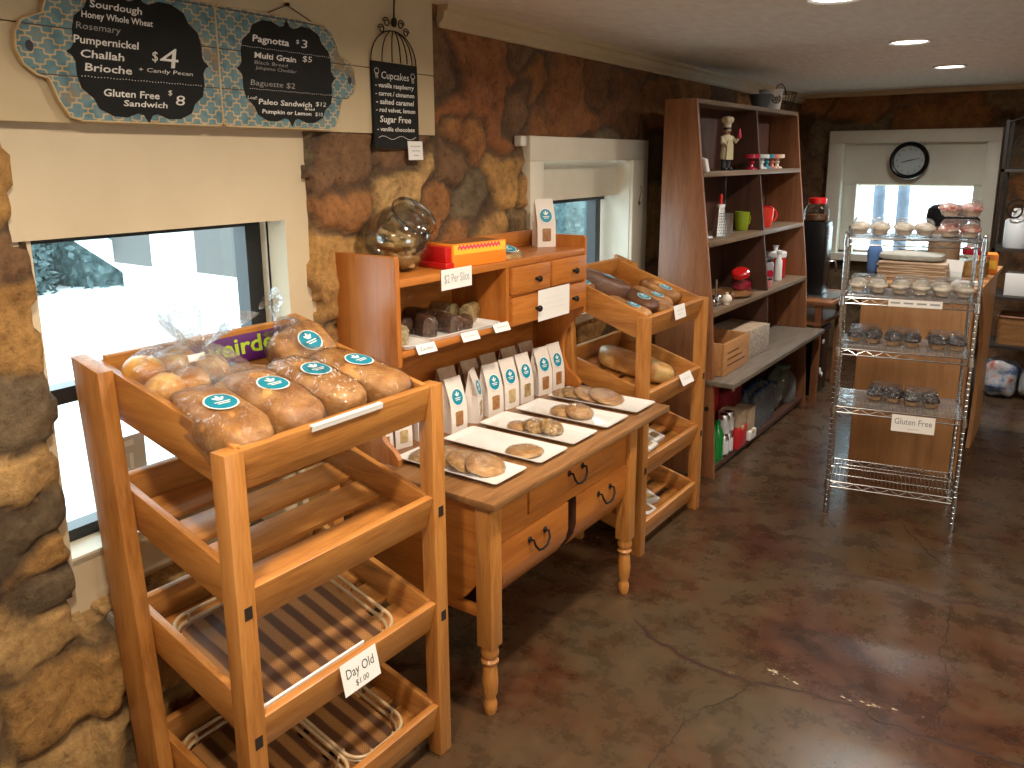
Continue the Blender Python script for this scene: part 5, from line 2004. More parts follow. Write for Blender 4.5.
prism(b, [(-.035, 0), (.03, 0), (.04, .05), (.01, .075), (-.03, .065)], 'x', -.01, .01, bev=.004)
solo('white_plaque', b, WHITEP, 'small white plaque leaning just inside the bookcase side, topmost shelf column', 'plaque', (.468, 4.195, 1.681 + .13 - .13), (0, R(-12), R(60)))


def grater(b):
    prism(b, roundrect(.085, .07, .012, 2), 'z', 0, .002)
    rows = []
    for z, k in ((.004, 1), (.15, .58), (.165, .50)):
        rows.append([b.verts.new((x * k, y * k, z)) for x, y in roundrect(.085, .07, .012, 3)])
    n = len(rows[0])
    for A, B_ in zip(rows, rows[1:]):
        for j in range(n):
            b.faces.new((A[j], A[(j + 1) % n], B_[(j + 1) % n], B_[j]))
    b.faces.new(rows[-1])


def teeth(b):
    for i in range(8):
        for j in range(4):
            z = .02 + i * .016
            k = 1 - .42 * z / .15
            sell(b, (.043 * k, (-.022 + .0147 * j + (.004 if i % 2 else 0)) * k, z), (.0028, .0035, .0035), 1, 1, 6, 4)


item('box_grater', 'shiny metal box grater with red handle on the second bookcase shelf', 'grater', (.435, 4.535, 1.311), [
    ('body', STEEL, grater), ('teeth', INK, teeth), ('collar', CERAMIC, lambda b: prism(b, roundrect(.046, .04, .01, 3), 'z', .164, .182)),
    ('handle', RED, lambda b: lathe(b, [(.012, .18), (.008, .20), (.011, .222), (.007, .238), (0, .24)], n=14))], (0, 0, R(-50)))
b = BM()
box(b, -.045, .045, -.02, .02, 0, .012, .005)
solo('white_spoon_rest', b, CERAMIC, 'flat white rest lying left of the metal grater on the bookcase', 'spoon rest', (.42, 4.36, 1.311), (0, 0, R(70)))
b = BM()
lathe(b, [(0, 0), (.034, 0), (.036, .004), (.036, .115), (.038, .118), (.034, .118), (.033, .006), (0, .006)], n=28)
solo('steel_cup', b, STEEL, 'plain steel tumbler between the grater and the green mug', 'cup', (.40, 4.735, 1.311))


def mug(label, mat, loc, rz, h=.115, r=.046):
    return item('mug', label, 'mug', loc, [
        ('cup', mat, lambda b: lathe(b, [(0, 0), (r * .78, 0), (r * .86, .006), (r * .95, h * .5), (r, h), (r * .93, h), (r * .87, h * .5), (r * .75, .010), (0, .010)], n=30)),
        ('handle', mat, lambda b: tube(b, [(r * .9, 0, h * .82), (r * 1.35, 0, h * .84), (r * 1.65, 0, h * .62), (r * 1.5, 0, h * .36), (r * .86, 0, h * .22)], .0065, 8))], (0, 0, rz), 'mugs on the second bookcase shelf')


mug('green tapered mug left of the divider on the second bookcase shelf', GREEN, (.40, 4.985, 1.311), R(70))
mug('bright red mug just right of the divider on the second bookcase shelf', REDGLZ, (.42, 5.330, 1.311), R(55), .125, .062)
mug('dark magenta mug partly behind the bright red one', PINKGLZ, (.36, 5.500, 1.311), R(60), .125, .055)

# third shelf
item('lidded_jar', 'glass jar with glossy red lid tipped on its side, third bookcase shelf', 'jar', (.44, 4.955, .936), [
    ('glass', JARGLASS, lambda b: lathe(b, [(0, 0), (.055, 0), (.062, .01), (.062, .09), (.048, .108), (.046, .12)], n=28, M=Matrix.Rotation(R(18), 4, 'X'))),
    ('lid', RED, lambda b: lathe(b, [(.050, .112), (.054, .116), (.054, .142), (.045, .150), (0, .152)], n=28, M=Matrix.Rotation(R(18), 4, 'X'))),
    ('contents', PINKGLZ, lambda b: lathe(b, [(0, .004), (.054, .004), (.056, .05), (0, .055)], n=20, M=Matrix.Rotation(R(18), 4, 'X')))], (R(6), 0, 0))
item('canister', 'red canister with white lid and knob at the right end of the third shelf', 'canister', (.40, 5.680, .936), [
    ('body', RED, lambda b: lathe(b, [(0, 0), (.070, 0), (.074, .006), (.074, .145), (0, .145)], n=30)),
    ('lid', CERAMIC, lambda b: lathe(b, [(.076, .142), (.078, .150), (.078, .175), (.070, .182), (.014, .184), (.018, .215), (.024, .222), (0, .226)], n=30))], )
item('clip_jar', 'grey-topped glass clip jar just right of the divider, third shelf', 'jar', (.43, 5.36, .936), [
    ('glass', clear('frosted_jar', (.85, .88, .86), .15, .1, milk=.25), lambda b: lathe(b, [(0, 0), (.062, 0), (.066, .01), (.064, .13), (.055, .15)], n=28)),
    ('lid', STEEL, lambda b: lathe(b, [(.060, .148), (.062, .152), (.062, .168), (.05, .174), (0, .176)], n=28)),
    ('label', PINKGLZ, lambda b: prism(b, roundrect(.05, .05, .02, 4), 'x', .060, .067, M=Matrix.Translation((0, 0, .07))))], (0, 0, R(-30)))
item('salt_mill', 'slim pale wooden mill standing behind the clip jar', 'mill', (.34, 5.475, .936), [
    ('body', KRAFT, lambda b: lathe(b, [(0, 0), (.034, 0), (.036, .01), (.026, .06), (.034, .16), (.026, .17), (0, .17)], n=20)),
    ('head', KRAFT, lambda b: lathe(b, [(0, .17), (.03, .172), (.036, .2), (.026, .225), (.01, .235), (0, .242)], n=20))])
item('cream_bottle', 'small cream bottle with knobbed stopper in front of the red canister', 'bottle', (.47, 5.545, .936), [
    ('body', CERAMIC, lambda b: lathe(b, [(0, 0), (.024, 0), (.026, .01), (.024, .13), (.012, .16), (.012, .18), (0, .18)], n=18)),
    ('stopper', CERAMIC, lambda b: lathe(b, [(.010, .178), (.018, .185), (.020, .2), (0, .208)], n=16))])
item('pink_saucer_jar', 'low round tin with pink side lying by the divider, third shelf', 'tin', (.50, 5.20, .936), [
    ('body', plain('pink_tin', (.62, .25, .24), .4), lambda b: lathe(b, [(0, 0), (.040, 0), (.042, .004), (.042, .05), (0, .05)], n=26)),
    ('lid', STEEL, lambda b: lathe(b, [(.043, .05), (.044, .052), (.044, .062), (0, .066)], n=26))])
item('whisk', 'small metal whisk standing with upright handle near the second rack', 'whisk', (.50, 4.36, .936), [
    ('handle', STEEL, lambda b: tube(b, [(0, 0, .055), (0, 0, .150)], .006, 8)),
    ('wires', CHROME, lambda b: [tube(b, [(0, 0, .06), (.020 * cos(a), .020 * sin(a), .035), (.022 * cos(a), .022 * sin(a), .015), (0, 0, .001)], .0015, 5) for a in [i * pi / 4 for i in range(8)]])])
for i, (x, y, r, c, lb) in enumerate([(.53, 4.45, .030, FROST, 'round cream knob-like ornament next to the whisk'), (.46, 4.50, .022, STEEL, 'small grey metal ball ornament behind the cream knob'), (.50, 4.60, .024, DARKBREAD, 'small brown ornament along from the cream knob on the third shelf')]):
    b = BM()
    lathe(b, [(0, 0), (r * .6, 0), (r * .55, r * .25), (r * .9, r * .6), (r, r * 1.1), (r * .7, r * 1.7), (r * .3, r * 1.9), (r * .32, r * 2.2), (0, r * 2.3)], n=20)
    solo('ornament', b, c, lb, 'ornament', (x, y, .936))
b = BM()
lathe(b, [(0, 0), (.12, 0), (.15, .012), (.153, .016), (.12, .008), (0, .006)], n=36)
solo('wooden_platter', b, OAKTOP['x'], 'flat round wooden platter lying in front of the red-lidded jar', 'platter', (.415, 4.76, .936))

# deep shelf: crate and printed carton
t = thing('wooden_crate', 'open brown wooden crate at the left of the deep bookcase shelf', 'crate', (.44, 4.44, .564))
for nm, x0, x1, y0, y1, z0, z1 in (('end', -.17, -.155, -.20, .20, 0, .185), ('end', .155, .17, -.20, .20, 0, .185), ('side', -.155, .155, -.20, -.188, 0, .185), ('side', -.155, .155, .188, .20, 0, .185), ('base', -.155, .155, -.188, .188, 0, .012)):
    b = BM()
    box(b, x0, x1, y0, y1, z0, z1, .002)
    obj(nm, b, PLY['y'], t)
b = BM()
for k in range(3):
    box(b, .1702, .1712, -.15 + .0 * k, .13 - .05 * k, .05 + .035 * k, .058 + .035 * k)
obj('stencil', b, DARKBREAD, t)
t = thing('printed_carton', 'cream carton with purplish leafy print beside the wooden crate', 'carton', (.455, 4.87, .564), (0, 0, R(-4)))
b = BM()
box(b, -.13, .13, -.21, .18, 0, .17, .002)
obj('carton', b, mottled('leafy_print', [(0.42, (.36, .30, .22)), (0.5, (.50, .43, .32)), (0.56, (.18, .13, .18)), (0.62, (.48, .40, .30))], 26, .6, detail=3, bs_=0), t)
b = BM()
box(b, -.12, .12, -.20, .17, .1702, .172)
obj('lid_flap', b, KRAFT, t)
# on top of the bookcase
t = thing('white_pail', 'white pail with a dark round emblem on top of the bookcase', 'pail', (.345, 5.56, 2.057))
b = BM()
lathe(b, [(0, 0), (.060, 0), (.062, .004), (.078, .125), (.082, .130), (.076, .130), (.058, .006), (0, .006)], n=30)
obj('pail', b, CERAMIC, t)
b = BM()
PM = Matrix.Rotation(R(-45), 4, 'Z') @ Matrix.Translation((.071, 0, .07)) @ Matrix.Rotation(R(83), 4, 'Y')
for r0, r1 in ((.026, .032), (.006, .012)):
    lathe(b, [(r0, 0), (r1, 0), (r1, .003), (r0, .003)], n=24, M=PM)
for k in range(6):
    a = k * pi / 3
    tube(b, [PM @ Vector((.012 * cos(a), .012 * sin(a), .002)), PM @ Vector((.026 * cos(a), .026 * sin(a), .002))], .0025, 6)
obj('emblem', b, INK, t)
t = thing('wire_basket', 'dark open wire basket on top of the bookcase beside the white pail', 'basket', (.345, 5.755, 2.057))
b = BM()
for z, r in ((.004, .07), (.06, .09), (.12, .105)):
    tube(b, [(r * cos(i * pi / 12), r * sin(i * pi / 12), z) for i in range(24)], .003, 6, closed=True)
for i in range(14):
    a = i * pi / 7
    tube(b, [(.07 * cos(a), .07 * sin(a), .004), (.105 * cos(a), .105 * sin(a), .12)], .0018, 5)
for i in range(5):
    tube(b, [(-.07 + .02 * i, -.06, .004), (-.07 + .02 * i + .06, .06, .004)], .0018, 5)
obj('wires', b, IRON, t)
b = BM()
tube(b, [(0, -.103, .12), (0, -.08, .165), (0, 0, .185), (0, .08, .165), (0, .103, .12)], .0035, 6)
obj('handle', b, IRON, t)
b = BM()
lathe(b, [(0, 0), (.03, 0), (.05, .01), (.075, .09), (.07, .09), (.045, .012), (0, .008)], n=24)
solo('dark_bowl', b, plain('grey_glaze', (.10, .12, .13), .4), 'small dark grey bowl on the bookcase top left of the white pail', 'bowl', (.345, 5.36, 2.057))


# ------------------------------------------------------------------ stock on the floor under the deep shelf
def bottle(label, loc, r, h, mat, cap, group, water=False, rot=(0, 0, 0)):
    return item('drink_bottle', label, 'bottle', loc, [
        ('body', mat, lambda b: lathe(b, [(0, 0), (r * .9, 0), (r, .01), (r, h * .30), (r * .94, h * .36), (r, h * .42), (r, h * .66), (r * .8, h * .78), (r * .38, h * .90), (r * .36, h * .94), (0, h * .94)], n=20)),
        ('cap', cap, lambda b: lathe(b, [(r * .42, h * .93), (r * .44, h * .94), (r * .44, h), (0, h)], n=16))], rot, group)


WATER = clear('water_bottle', (.62, .76, .90), .26, .08, .6, 40, milk=.07)
b0 = None
for k, (x, y) in enumerate([(.565, 4.95), (.49, 4.97), (.56, 5.03), (.485, 5.05), (.555, 5.11), (.48, 5.13), (.55, 5.19), (.475, 5.21), (.55, 5.27), (.475, 5.29)]):
    row = 'front' if x > .52 else 'rear'
    lb = f'clear water bottle in the {row} row of the pack under the deep bookcase shelf'
    if b0 is None:
        b0 = bottle(lb, (x, y, .051), .034, .25, WATER, BLUEPL, 'water bottles under the bookcase, front row')
    else:
        dup(b0, (x, y, .051), None, lb, f'water bottles under the bookcase, {row} row')
b1 = None
for k, (x, y, z) in enumerate([(.565, 4.235, .051), (.49, 4.245, .051), (.565, 4.315, .051)]):
    lb = ['green soda bottle nearest the second rack under the deep shelf', 'green soda bottle behind the nearest one under the deep shelf', 'green soda bottle next to the silver can pack under the deep shelf'][k]
    if b1 is None:
        b1 = bottle(lb, (x, y, z), .036, .23, GREENBOT, GREENBOT, 'green soda bottles')
    else:
        dup(b1, (x, y, z), None, lb)
c0 = None
for k, (x, y, z) in enumerate([(.57, 4.40, .051), (.50, 4.40, .051), (.57, 4.47, .051), (.50, 4.47, .051), (.57, 4.40, .176), (.57, 4.47, .176)]):
    lb = ['silver drink can, bottom front left of the little stack', 'silver drink can, bottom rear left of the little stack', 'silver drink can, bottom front right of the little stack', 'silver drink can, bottom rear right of the little stack', 'silver drink can, top left of the little stack', 'silver drink can, top right of the little stack'][k] + ' under the deep shelf'
    if c0 is None:
        c0 = item('drink_can', lb, 'can', (x, y, z), [('body', STEEL, lambda b: lathe(b, [(0, 0), (.024, 0), (.033, .010), (.033, .110), (.027, .121), (.025, .124), (0, .120)], n=22)),
                                                    ('label', plain('can_label', (.55, .55, .57), .4), lambda b: lathe(b, [(.0333, .016), (.0335, .031), (.0335, .095), (.0333, .096)], n=22))], group='silver drink cans')
    else:
        dup(c0, (x, y, z), None, lb)


def case(label, loc, sx, sy, sz, mat, band, rz=0, cat='carton'):
    def seam(b):
        box(b, -sx / 2 - .0008, sx / 2 + .0008, -.02, .02, sz - .02, sz + .0008)
    return item('drink_case', label, cat, loc, [('carton', mat, lambda b: box(b, -sx / 2, sx / 2, -sy / 2, sy / 2, 0, sz, .004)),
                ('printed_band', band, lambda b: [box(b, sx / 2, sx / 2 + .0012, -sy * .40, sy * .35, sz * .25, sz * .42), box(b, -sx * .3, sx * .3, -sy / 2 - .0012, -sy / 2, sz * .3, sz * .5)][0:0]),
                ('tape', TAPE, seam)], (0, 0, rz)) if band else item('drink_case', label, cat, loc, [('carton', mat, lambda b: box(b, -sx / 2, sx / 2, -sy / 2, sy / 2, 0, sz, .004)), ('tape', TAPE, seam)], (0, 0, rz))


case('big red drinks case under the deep shelf, behind the cans', (.385, 4.42, .051), .14, .36, .40, plain('red_card', (.42, .012, .014), .45), None)
case('low red and brown case at the front of the floor stock', (.545, 4.60, .051), .14, .14, .13, plain('red_card_bright', (.5, .015, .02), .45), None)
case('kraft carton standing on the low red case', (.545, 4.60, .183), .13, .13, .09, KRAFT, None)
case('kraft carton in front of the water bottles', (.555, 4.78, .111), .10, .12, .14, KRAFT, None)
case('small white box on the floor under the kraft carton', (.570, 4.78, .051), .10, .11, .058, WHITEP, None)
case('dark red case with the round badge behind the low cartons', (.40, 4.78, .051), .16, .30, .30, plain('maroon_card', (.22, .012, .02), .45), None)
b = BM()
sell(b, (0, 0, .10), (.10, .10, .10), .9, .9, 30, 16, amp=.018, fr=22, seed=2, floor=0)
solo('plastic_sack', b, plain('grey_sack', (.22, .24, .22), .35), 'crumpled grey plastic sack past the water bottles under the bookcase', 'sack', (.48, 5.44, .051))
item('glass_demijohn', 'big pale green glass jar on the floor at the far end under the bookcase', 'jar', (.49, 5.72, .051), [
    ('glass', clear('green_glass', (.70, .85, .75), .2, .05, milk=.18), lambda b: lathe(b, [(0, 0), (.09, 0), (.10, .02), (.10, .16), (.06, .215), (.05, .24)], n=30)),
    ('lid', plain('green_lid', (.20, .28, .24), .4), lambda b: lathe(b, [(.053, .236), (.056, .24), (.056, .262), (0, .268)], n=26))])

# ================================================================== low bench and dispenser past the bookcase
t = thing('low_bench', 'low dark wooden bench past the far end of the bookcase', 'bench', (.50, 6.30, 0))
b = BM()
box(b, -.25, .235, -.35, .30, .715, .745, .003)
obj('top', b, CASE['y'], t)
b = BM()
box(b, -.22, .17, -.34, .29, .56, .585, .003)
obj('lower_shelf', b, CASE['y'], t)
for x, y in ((-.23, -.33), (-.23, .26), (.12, .26), (.12, -.33)):
    b = BM()
    box(b, x, x + .045, y, y + .04, 0, .715)
    obj('leg', b, CASE['z'], t)
b = BM()
prism(b, roundrect(.30, .34, .02, 3), 'z', 0, .012, M=Matrix.Translation((0, 0, 0)))
solo('drip_tray', b, STEEL, 'shallow steel tray under the black dispenser on the low bench', 'tray', (.57, 6.24, .746))
item('drink_dispenser', 'tall black hot drinks dispenser on the low bench beside the back window', 'dispenser', (.50, 6.24, .759), [
    ('body', BLACKP, lambda b: box(b, -.13, .10, -.075, .11, 0, .53, .008)),
    ('front_panel', plain('smoky_panel', (.03, .018, .014), .2), lambda b: box(b, .1003, .106, -.065, .10, .08, .50, .002)),
    ('button', CHROME, lambda b: [sell(b, (.107, .015, .47 - .028 * k), (.003, .006, .006), 1, 1, 8, 6) for k in range(3)]),
    ('spout', CHROME, lambda b: tube(b, [(.105, .06, .24), (.15, .07, .24), (.16, .07, .16)], .009, 8))])
item('hopper_jar', 'clear round jar with red lid standing on the black dispenser', 'jar', (.505, 6.255, 1.290), [
    ('glass', JARGLASS, lambda b: lathe(b, [(0, 0), (.068, 0), (.085, .016), (.088, .075), (.072, .115), (.058, .125), (.058, .135)], n=30)),
    ('beans', DARKBREAD, lambda b: lathe(b, [(0, .004), (.064, .004), (.078, .016), (.080, .05), (0, .056)], n=24)),
    ('lid', RED, lambda b: lathe(b, [(.060, .130), (.064, .134), (.064, .168), (.054, .174), (0, .176)], n=26))])
item('storage_bin', 'blue lidded black bin with pale handle on the floor under the low bench', 'bin', (.50, 6.26, 0), [
    ('body', BLACKP, lambda b: box(b, -.14, .118, -.16, .16, 0, .47, .01)), ('lid', BLUEPL, lambda b: box(b, -.15, .128, -.17, .17, .47, .51, .008)),
    ('handle', WHITEP, lambda b: tube(b, [(.119, -.05, .20), (.128, -.055, .16), (.124, -.015, .13), (.119, .01, .15)], .010, 8)),
    ('latch', WHITEP, lambda b: box(b, .118, .124, -.02, .02, .38, .41, .002))])

# ================================================================== chrome wire rack
ang = math.atan2(.108, .554)
t = thing('wire_rack', 'chrome wire rack of five shelves holding cupcake packs before the counter', 'rack', (1.251, 4.045, 0), (0, 0, ang))
RW, RD = .565, .345
LINER = clear('clear_shelf_liner', (.9, .92, .94), .12, .12, .2, 8, milk=.08)
for x, y in ((0, 0), (RW, 0), (0, RD), (RW, RD)):
    b = BM()
    prof = [(0, 0), (.009, 0), (.0105, .012), (.0100, .024)]
    z = .026
    while z < 1.40:
        prof += [(.0100, z), (.0100, z + .020), (.0090, z + .0215), (.0090, z + .024)]
        z += .0265
    prof += [(.0100, 1.405), (.008, 1.412), (0, 1.412)]
    lathe(b, prof, (x, y, 0), 12)
    obj('post', b, CHROME, t, sm=20)
for z in (1.378, 1.100, .850, .560, .170):
    b = BM()
    for zz in (0, -.028):
        tube(b, [(0, 0, z + zz), (RW, 0, z + zz)], .0036, 6)
        tube(b, [(0, RD, z + zz), (RW, RD, z + zz)], .0036, 6)
        tube(b, [(0, 0, z + zz), (0, RD, z + zz)], .0036, 6)
        tube(b, [(RW, 0, z + zz), (RW, RD, z + zz)], .0036, 6)
    for yy in (0, RD):
        k = 14
        tube(b, [(RW * i / k, yy, z - (.003 if i % 2 else .025)) for i in range(k + 1)], .0018, 5)
    for i in range(31):
        x = .016 + (RW - .032) * i / 30
        tube(b, [(x, 0, z + .002), (x, RD, z + .002)], .0021, 6)
    for yy in (RD * .33, RD * .66):
        tube(b, [(0, yy, z - .003), (RW, yy, z - .003)], .003, 6)
    for x, y in ((0, 0), (RW, 0), (0, RD), (RW, RD)):
        lathe(b, [(.0100, z - .036), (.016, z - .036), (.013, z + .006), (.0100, z + .006)], (x, y, 0), 12)
    obj('wire_shelf', b, CHROME, t)
    if z > .3:
        b = BM()
        box(b, .012, RW - .012, .012, RD - .012, z + .0036, z + .0046)
        obj('shelf_liner', b, LINER, t)

WR = Matrix.Translation((1.251, 4.045, 0)) @ Matrix.Rotation(ang, 4, 'Z')


def clamshell_mesh():
    b = BM()
    rows = []

    def ring(s, z, lob):
        pts = []
        for k in range(48):
            a = 2 * pi * k / 48
            r = .098 * s * (1 + lob * .16 * cos(4 * a + pi))
            pts.append(b.verts.new((r * cos(a), r * sin(a), z)))
        return pts
    for s, z, lob in ((.82, 0, 1), (.86, .003, 1), (.98, .038, 1), (1.07, .040, .6), (1.07, .043, .6), (.99, .044, 1), (.95, .070, 1), (.84, .084, 1), (.55, .087, .6)):
        rows.append(ring(s, z, lob))
    for A, B_ in zip(rows, rows[1:]):
        for j in range(48):
            b.faces.new((A[j], A[(j + 1) % 48], B_[(j + 1) % 48], B_[j]))
    b.faces.new(rows[0][::-1])
    b.faces.new(rows[-1])
    return b


def cupcake_mesh():
    b = BM()
    lathe(b, [(0, 0), (.024, 0), (.032, .028), (.033, .030)], n=28, mi=0, wob=lambda a, z: .03 * sin(a * 14))
    lathe(b, [(.033, .029), (.040, .035), (.040, .045), (.033, .053), (.030, .058), (.022, .064), (.012, .068), (0, .070)], n=28, mi=1, wob=lambda a, z: .05 * sin(a * 5 + z * 260))
    return b


CUP = {}
LINERC = mottled('cream_cake_liner', [(0.3, (.62, .47, .34)), (0.7, (.72, .58, .45))], 30, .6, bs_=.1)
for nm, m in (('white', FROST), ('pink', FROSTPK), ('dark', FROSTDK)):
    me = bpy.data.meshes.new('cupcake_' + nm)
    bb = cupcake_mesh()
    bb.to_mesh(me)
    bb.free()
    me.materials.append(CAKE if nm == 'dark' else LINERC)
    me.materials.append(m)
    me.polygons.foreach_set('use_smooth', [True] * len(me.polygons))
    CUP[nm] = me
bb = clamshell_mesh()
CLMESH = bpy.data.meshes.new('clamshell')
bb.to_mesh(CLMESH)
bb.free()
CLMESH.materials.append(CLAM)
CLMESH.polygons.foreach_set('use_smooth', [True] * len(CLMESH.polygons))
packs = [(1.380, 'white', .095, .19, 'at the left of the top wire shelf'), (1.380, 'white', .285, .20, 'in the middle of the top wire shelf'), (1.380, 'pink', .475, .185, 'at the right of the top wire shelf, below another'),
         (1.475, 'pink', .470, .190, 'topmost, on another at the top shelf right'),
         (1.102, 'white', .105, .20, 'at the left of the second wire shelf'), (1.102, 'white', .295, .205, 'in the middle of the second wire shelf'), (1.102, 'white', .470, .190, 'at the right of the second wire shelf'),
         (.852, 'dark', .108, .20, 'at the left of the third wire shelf'), (.852, 'dark', .280, .175, 'in the middle of the third wire shelf'), (.852, 'dark', .468, .170, 'at the right of the third wire shelf'),
         (.562, 'dark', .225, .20, 'on the fourth wire shelf, left of its pair'), (.562, 'dark', .385, .17, 'on the fourth wire shelf, right of its pair')]
for i, (z, kd, x, y, lb) in enumerate(packs):
    p = WR @ Vector((x, y, z + .0055))
    sc = .86 if kd == 'dark' else .92
    o = bpy.data.objects.new('cupcake_pack', CLMESH)
    COL.objects.link(o)
    o.location = p
    o.scale = (sc, sc, sc)
    o.rotation_euler = (0, 0, ang + .1 * sin(i * 2.3))
    cname = {'white': 'white-frosted', 'pink': 'red-swirled', 'dark': 'dark sprinkled'}[kd]
    tag(o, f'clamshell of {cname} cupcakes {lb}', 'cupcake pack', 'cupcake packs on the wire rack')
    for k in range(4):
        c = bpy.data.objects.new('cupcake', CUP[kd])
        COL.objects.link(c)
        q = Matrix.Rotation(o.rotation_euler.z, 3, 'Z') @ Vector((.048 * sc * (1 if k % 2 else -1), .048 * sc * (1 if k > 1 else -1), .004))
        c.location = p + q
        c.scale = (sc * 1.18, sc * 1.18, sc * .86)
        c.rotation_euler = (0, 0, k * 1.3)
        tag(c, f'{cname} cupcake in pack {lb}', 'cupcake', f'cupcakes in the pack {lb}')
UXW, NRM = (WR.to_3x3() @ Vector((1, 0, 0))), (WR.to_3x3() @ Vector((0, -1, 0)))
card('shelf_sign', 'white card reading Gluten Free hanging on the fourth wire shelf', 'sign', WR @ Vector((.355, -.008, .512)), .185, .082, NRM, [('Gluten Free', -.004, .042, .160), ('~', -.026, .006, .05)], ink=plain('blue_grey_ink', (.16, .18, .24), .6))
t = thing('shelf_label_strip', 'long white printed strip along the front of the second wire shelf', 'label strip', WR @ Vector((.34, -.0065, 1.088)), (0, 0, ang))
b = BM()
box(b, -.14, .085, -.001, .001, -.017, .017)
obj('strip', b, WHITEP, t)
b = BM()
for k in range(4):
    box(b, -.13 + k * .055, -.09 + k * .055, -.0016, -.001, -.003, .005)
obj('print', b, GREYINK, t)
for i, (x, y, z, lb) in enumerate([(.17, .19, 1.383, 'sheet of white liner paper on the top wire shelf'), (.385, .19, 1.383, 'second sheet of white liner paper on the top wire shelf, to the right')]):
    pass

# ================================================================== counter and what stands on it
CB = Vector((1.44, 5.45, 0))
t = thing('service_counter', 'plywood-faced service counter behind the chrome wire rack', 'counter', CB)
b = BM()
box(b, 1.155, 1.715, 4.90, 4.925, .0, 1.045, .002)
obj('end_panel', b, PLY['z'], t, CB)
b = BM()
box(b, 1.155, 1.175, 4.925, 6.0, 0, 1.045)
obj('left_panel', b, PLY['z'], t, CB)
b = BM()
box(b, 1.640, 1.665, 4.925, 5.98, 0, 1.045)
obj('inner_panel', b, CASE['z'], t, CB)
b = BM()
prism(b, [(5.98, 0), (5.98, 1.045), (5.12, 1.045), (5.30, .93), (5.46, .80), (5.56, .62), (5.60, .40), (5.58, .2), (5.50, 0)], 'x', 1.70, 1.722)
obj('arched_side', b, PLY['z'], t, CB)
b = BM()
box(b, 1.690, 1.717, 4.902, 4.95, 0, 1.045)
obj('corner_post', b, PLY['z'], t, CB)
b = BM()
box(b, 1.135, 1.745, 4.88, 6.02, 1.045, 1.070, .004)
obj('countertop', b, PLY['y'], t, CB)

z = 1.071
for k in range(8):
    b = BM()
    box(b, -.175, .175, -.13, .13, 0, .0115, .002)
    box(b, -.150, .150, -.108, .108, .0115, .0125, .0)
    where = 'lowest of the stack' if k == 0 else ('uppermost of the stack' if k == 7 else f'{["", "second", "third", "fourth", "fifth", "sixth", "seventh"][k]} from the bottom of the stack')
    solo('flat_box', b, KRAFT if k % 2 else mottled('flat_card', [(0.3, (.42, .30, .19)), (0.7, (.52, .38, .25))], 20, .7, bs_=0), f'flat tan card box on the counter, {where}', 'box', (1.375 + .004 * (k % 3), 5.12, z), (0, 0, R(2 * (k % 2))), 'stacked flat boxes')
    z += .0130
b = BM()
sell(b, (0, 0, .022), (.17, .11, .022), .5, .5, 36, 12, amp=.008, fr=14, seed=6, floor=0)
solo('folded_towel', b, mottled('grey_towel', [(0.3, (.30, .30, .26)), (0.7, (.42, .41, .36))], 30, .9, bs_=.3), 'folded grey-green towel laid on the stack of flat boxes', 'towel', (1.355, 5.12, z + .001))
b = BM()
sell(b, (0, 0, .09), (.035, .09, .09), .6, .6, 24, 14, amp=.012, fr=18, seed=9, floor=0)
solo('blue_cloth', b, plain('blue_cloth', (.06, .13, .30), .9), 'bunched blue cloth at the left end of the flat box stack', 'cloth', (1.165, 5.10, 1.071))
item('airpot', 'tall brown coffee airpot with black pump top on the counter', 'airpot', (1.480, 5.40, 1.071), [
    ('body', mottled('bronze_shell', [(0.3, (.22, .14, .08)), (0.7, (.34, .23, .14))], 5, .3, bs_=0), lambda b: lathe(b, [(0, 0), (.082, 0), (.086, .01), (.086, .27), (.075, .29), (0, .29)], n=32)),
    ('pump_top', BLACKP, lambda b: lathe(b, [(.086, .285), (.104, .292), (.112, .33), (.106, .38), (.085, .402), (.04, .41), (0, .41)], n=32)),
    ('spout', BLACKP, lambda b: tube(b, [(.09, 0, .335), (.15, 0, .335), (.17, 0, .315)], [.022, .018, .014], 10)),
    ('bail', CHROME, lambda b: tube(b, [(-.03, -.09, .37), (-.035, -.05, .44), (.01, 0, .47), (.07, .03, .485)], .003, 6)),
    ('base_ring', CHROME, lambda b: lathe(b, [(.0865, .0), (.090, .002), (.090, .016), (.0865, .018)], n=32))], (0, 0, R(-12)))
item('sweets_jar', 'jar with dark red lid among the things at the far end of the counter', 'jar', (1.640, 5.42, 1.071), [
    ('glass', JARGLASS, lambda b: lathe(b, [(0, 0), (.075, 0), (.08, .01), (.08, .11), (.06, .13)], n=28)),
    ('sweets', COOKIE, lambda b: lathe(b, [(0, .005), (.073, .005), (.075, .08), (0, .09)], n=22, wob=lambda a, z: .05 * sin(a * 6 + z * 90))),
    ('lid', PINKGLZ, lambda b: lathe(b, [(.063, .126), (.066, .13), (.066, .16), (.05, .168), (0, .17)], n=26))], (0, R(0), 0))
item('tea_carton', 'small orange carton at the right edge of the counter', 'carton', (1.690, 5.62, 1.071), [
    ('carton', ORANGE, lambda b: box(b, -.05, .05, -.07, .07, 0, .115, .002)), ('label', YELLOW, lambda b: box(b, -.04, .04, -.0712, -.07, .03, .08))], (0, 0, R(10)))
item('card_holder', 'small clear holder with a white leaflet on the counter', 'holder', (1.580, 5.06, 1.071), [
    ('leaflet', WHITEP, lambda b: box(b, -.045, .045, -.001, .001, .006, .125, M=Matrix.Rotation(R(-12), 4, 'X'))),
    ('holder', JARGLASS, lambda b: box(b, -.05, .05, -.004, .03, 0, .06, .002))], (0, 0, R(-12)))
mug('white and black mug on the counter beside the airpot', plain('dark_mug', (.05, .05, .055), .3), (1.375, 5.42, 1.071), R(200), .13, .05)
b = BM()
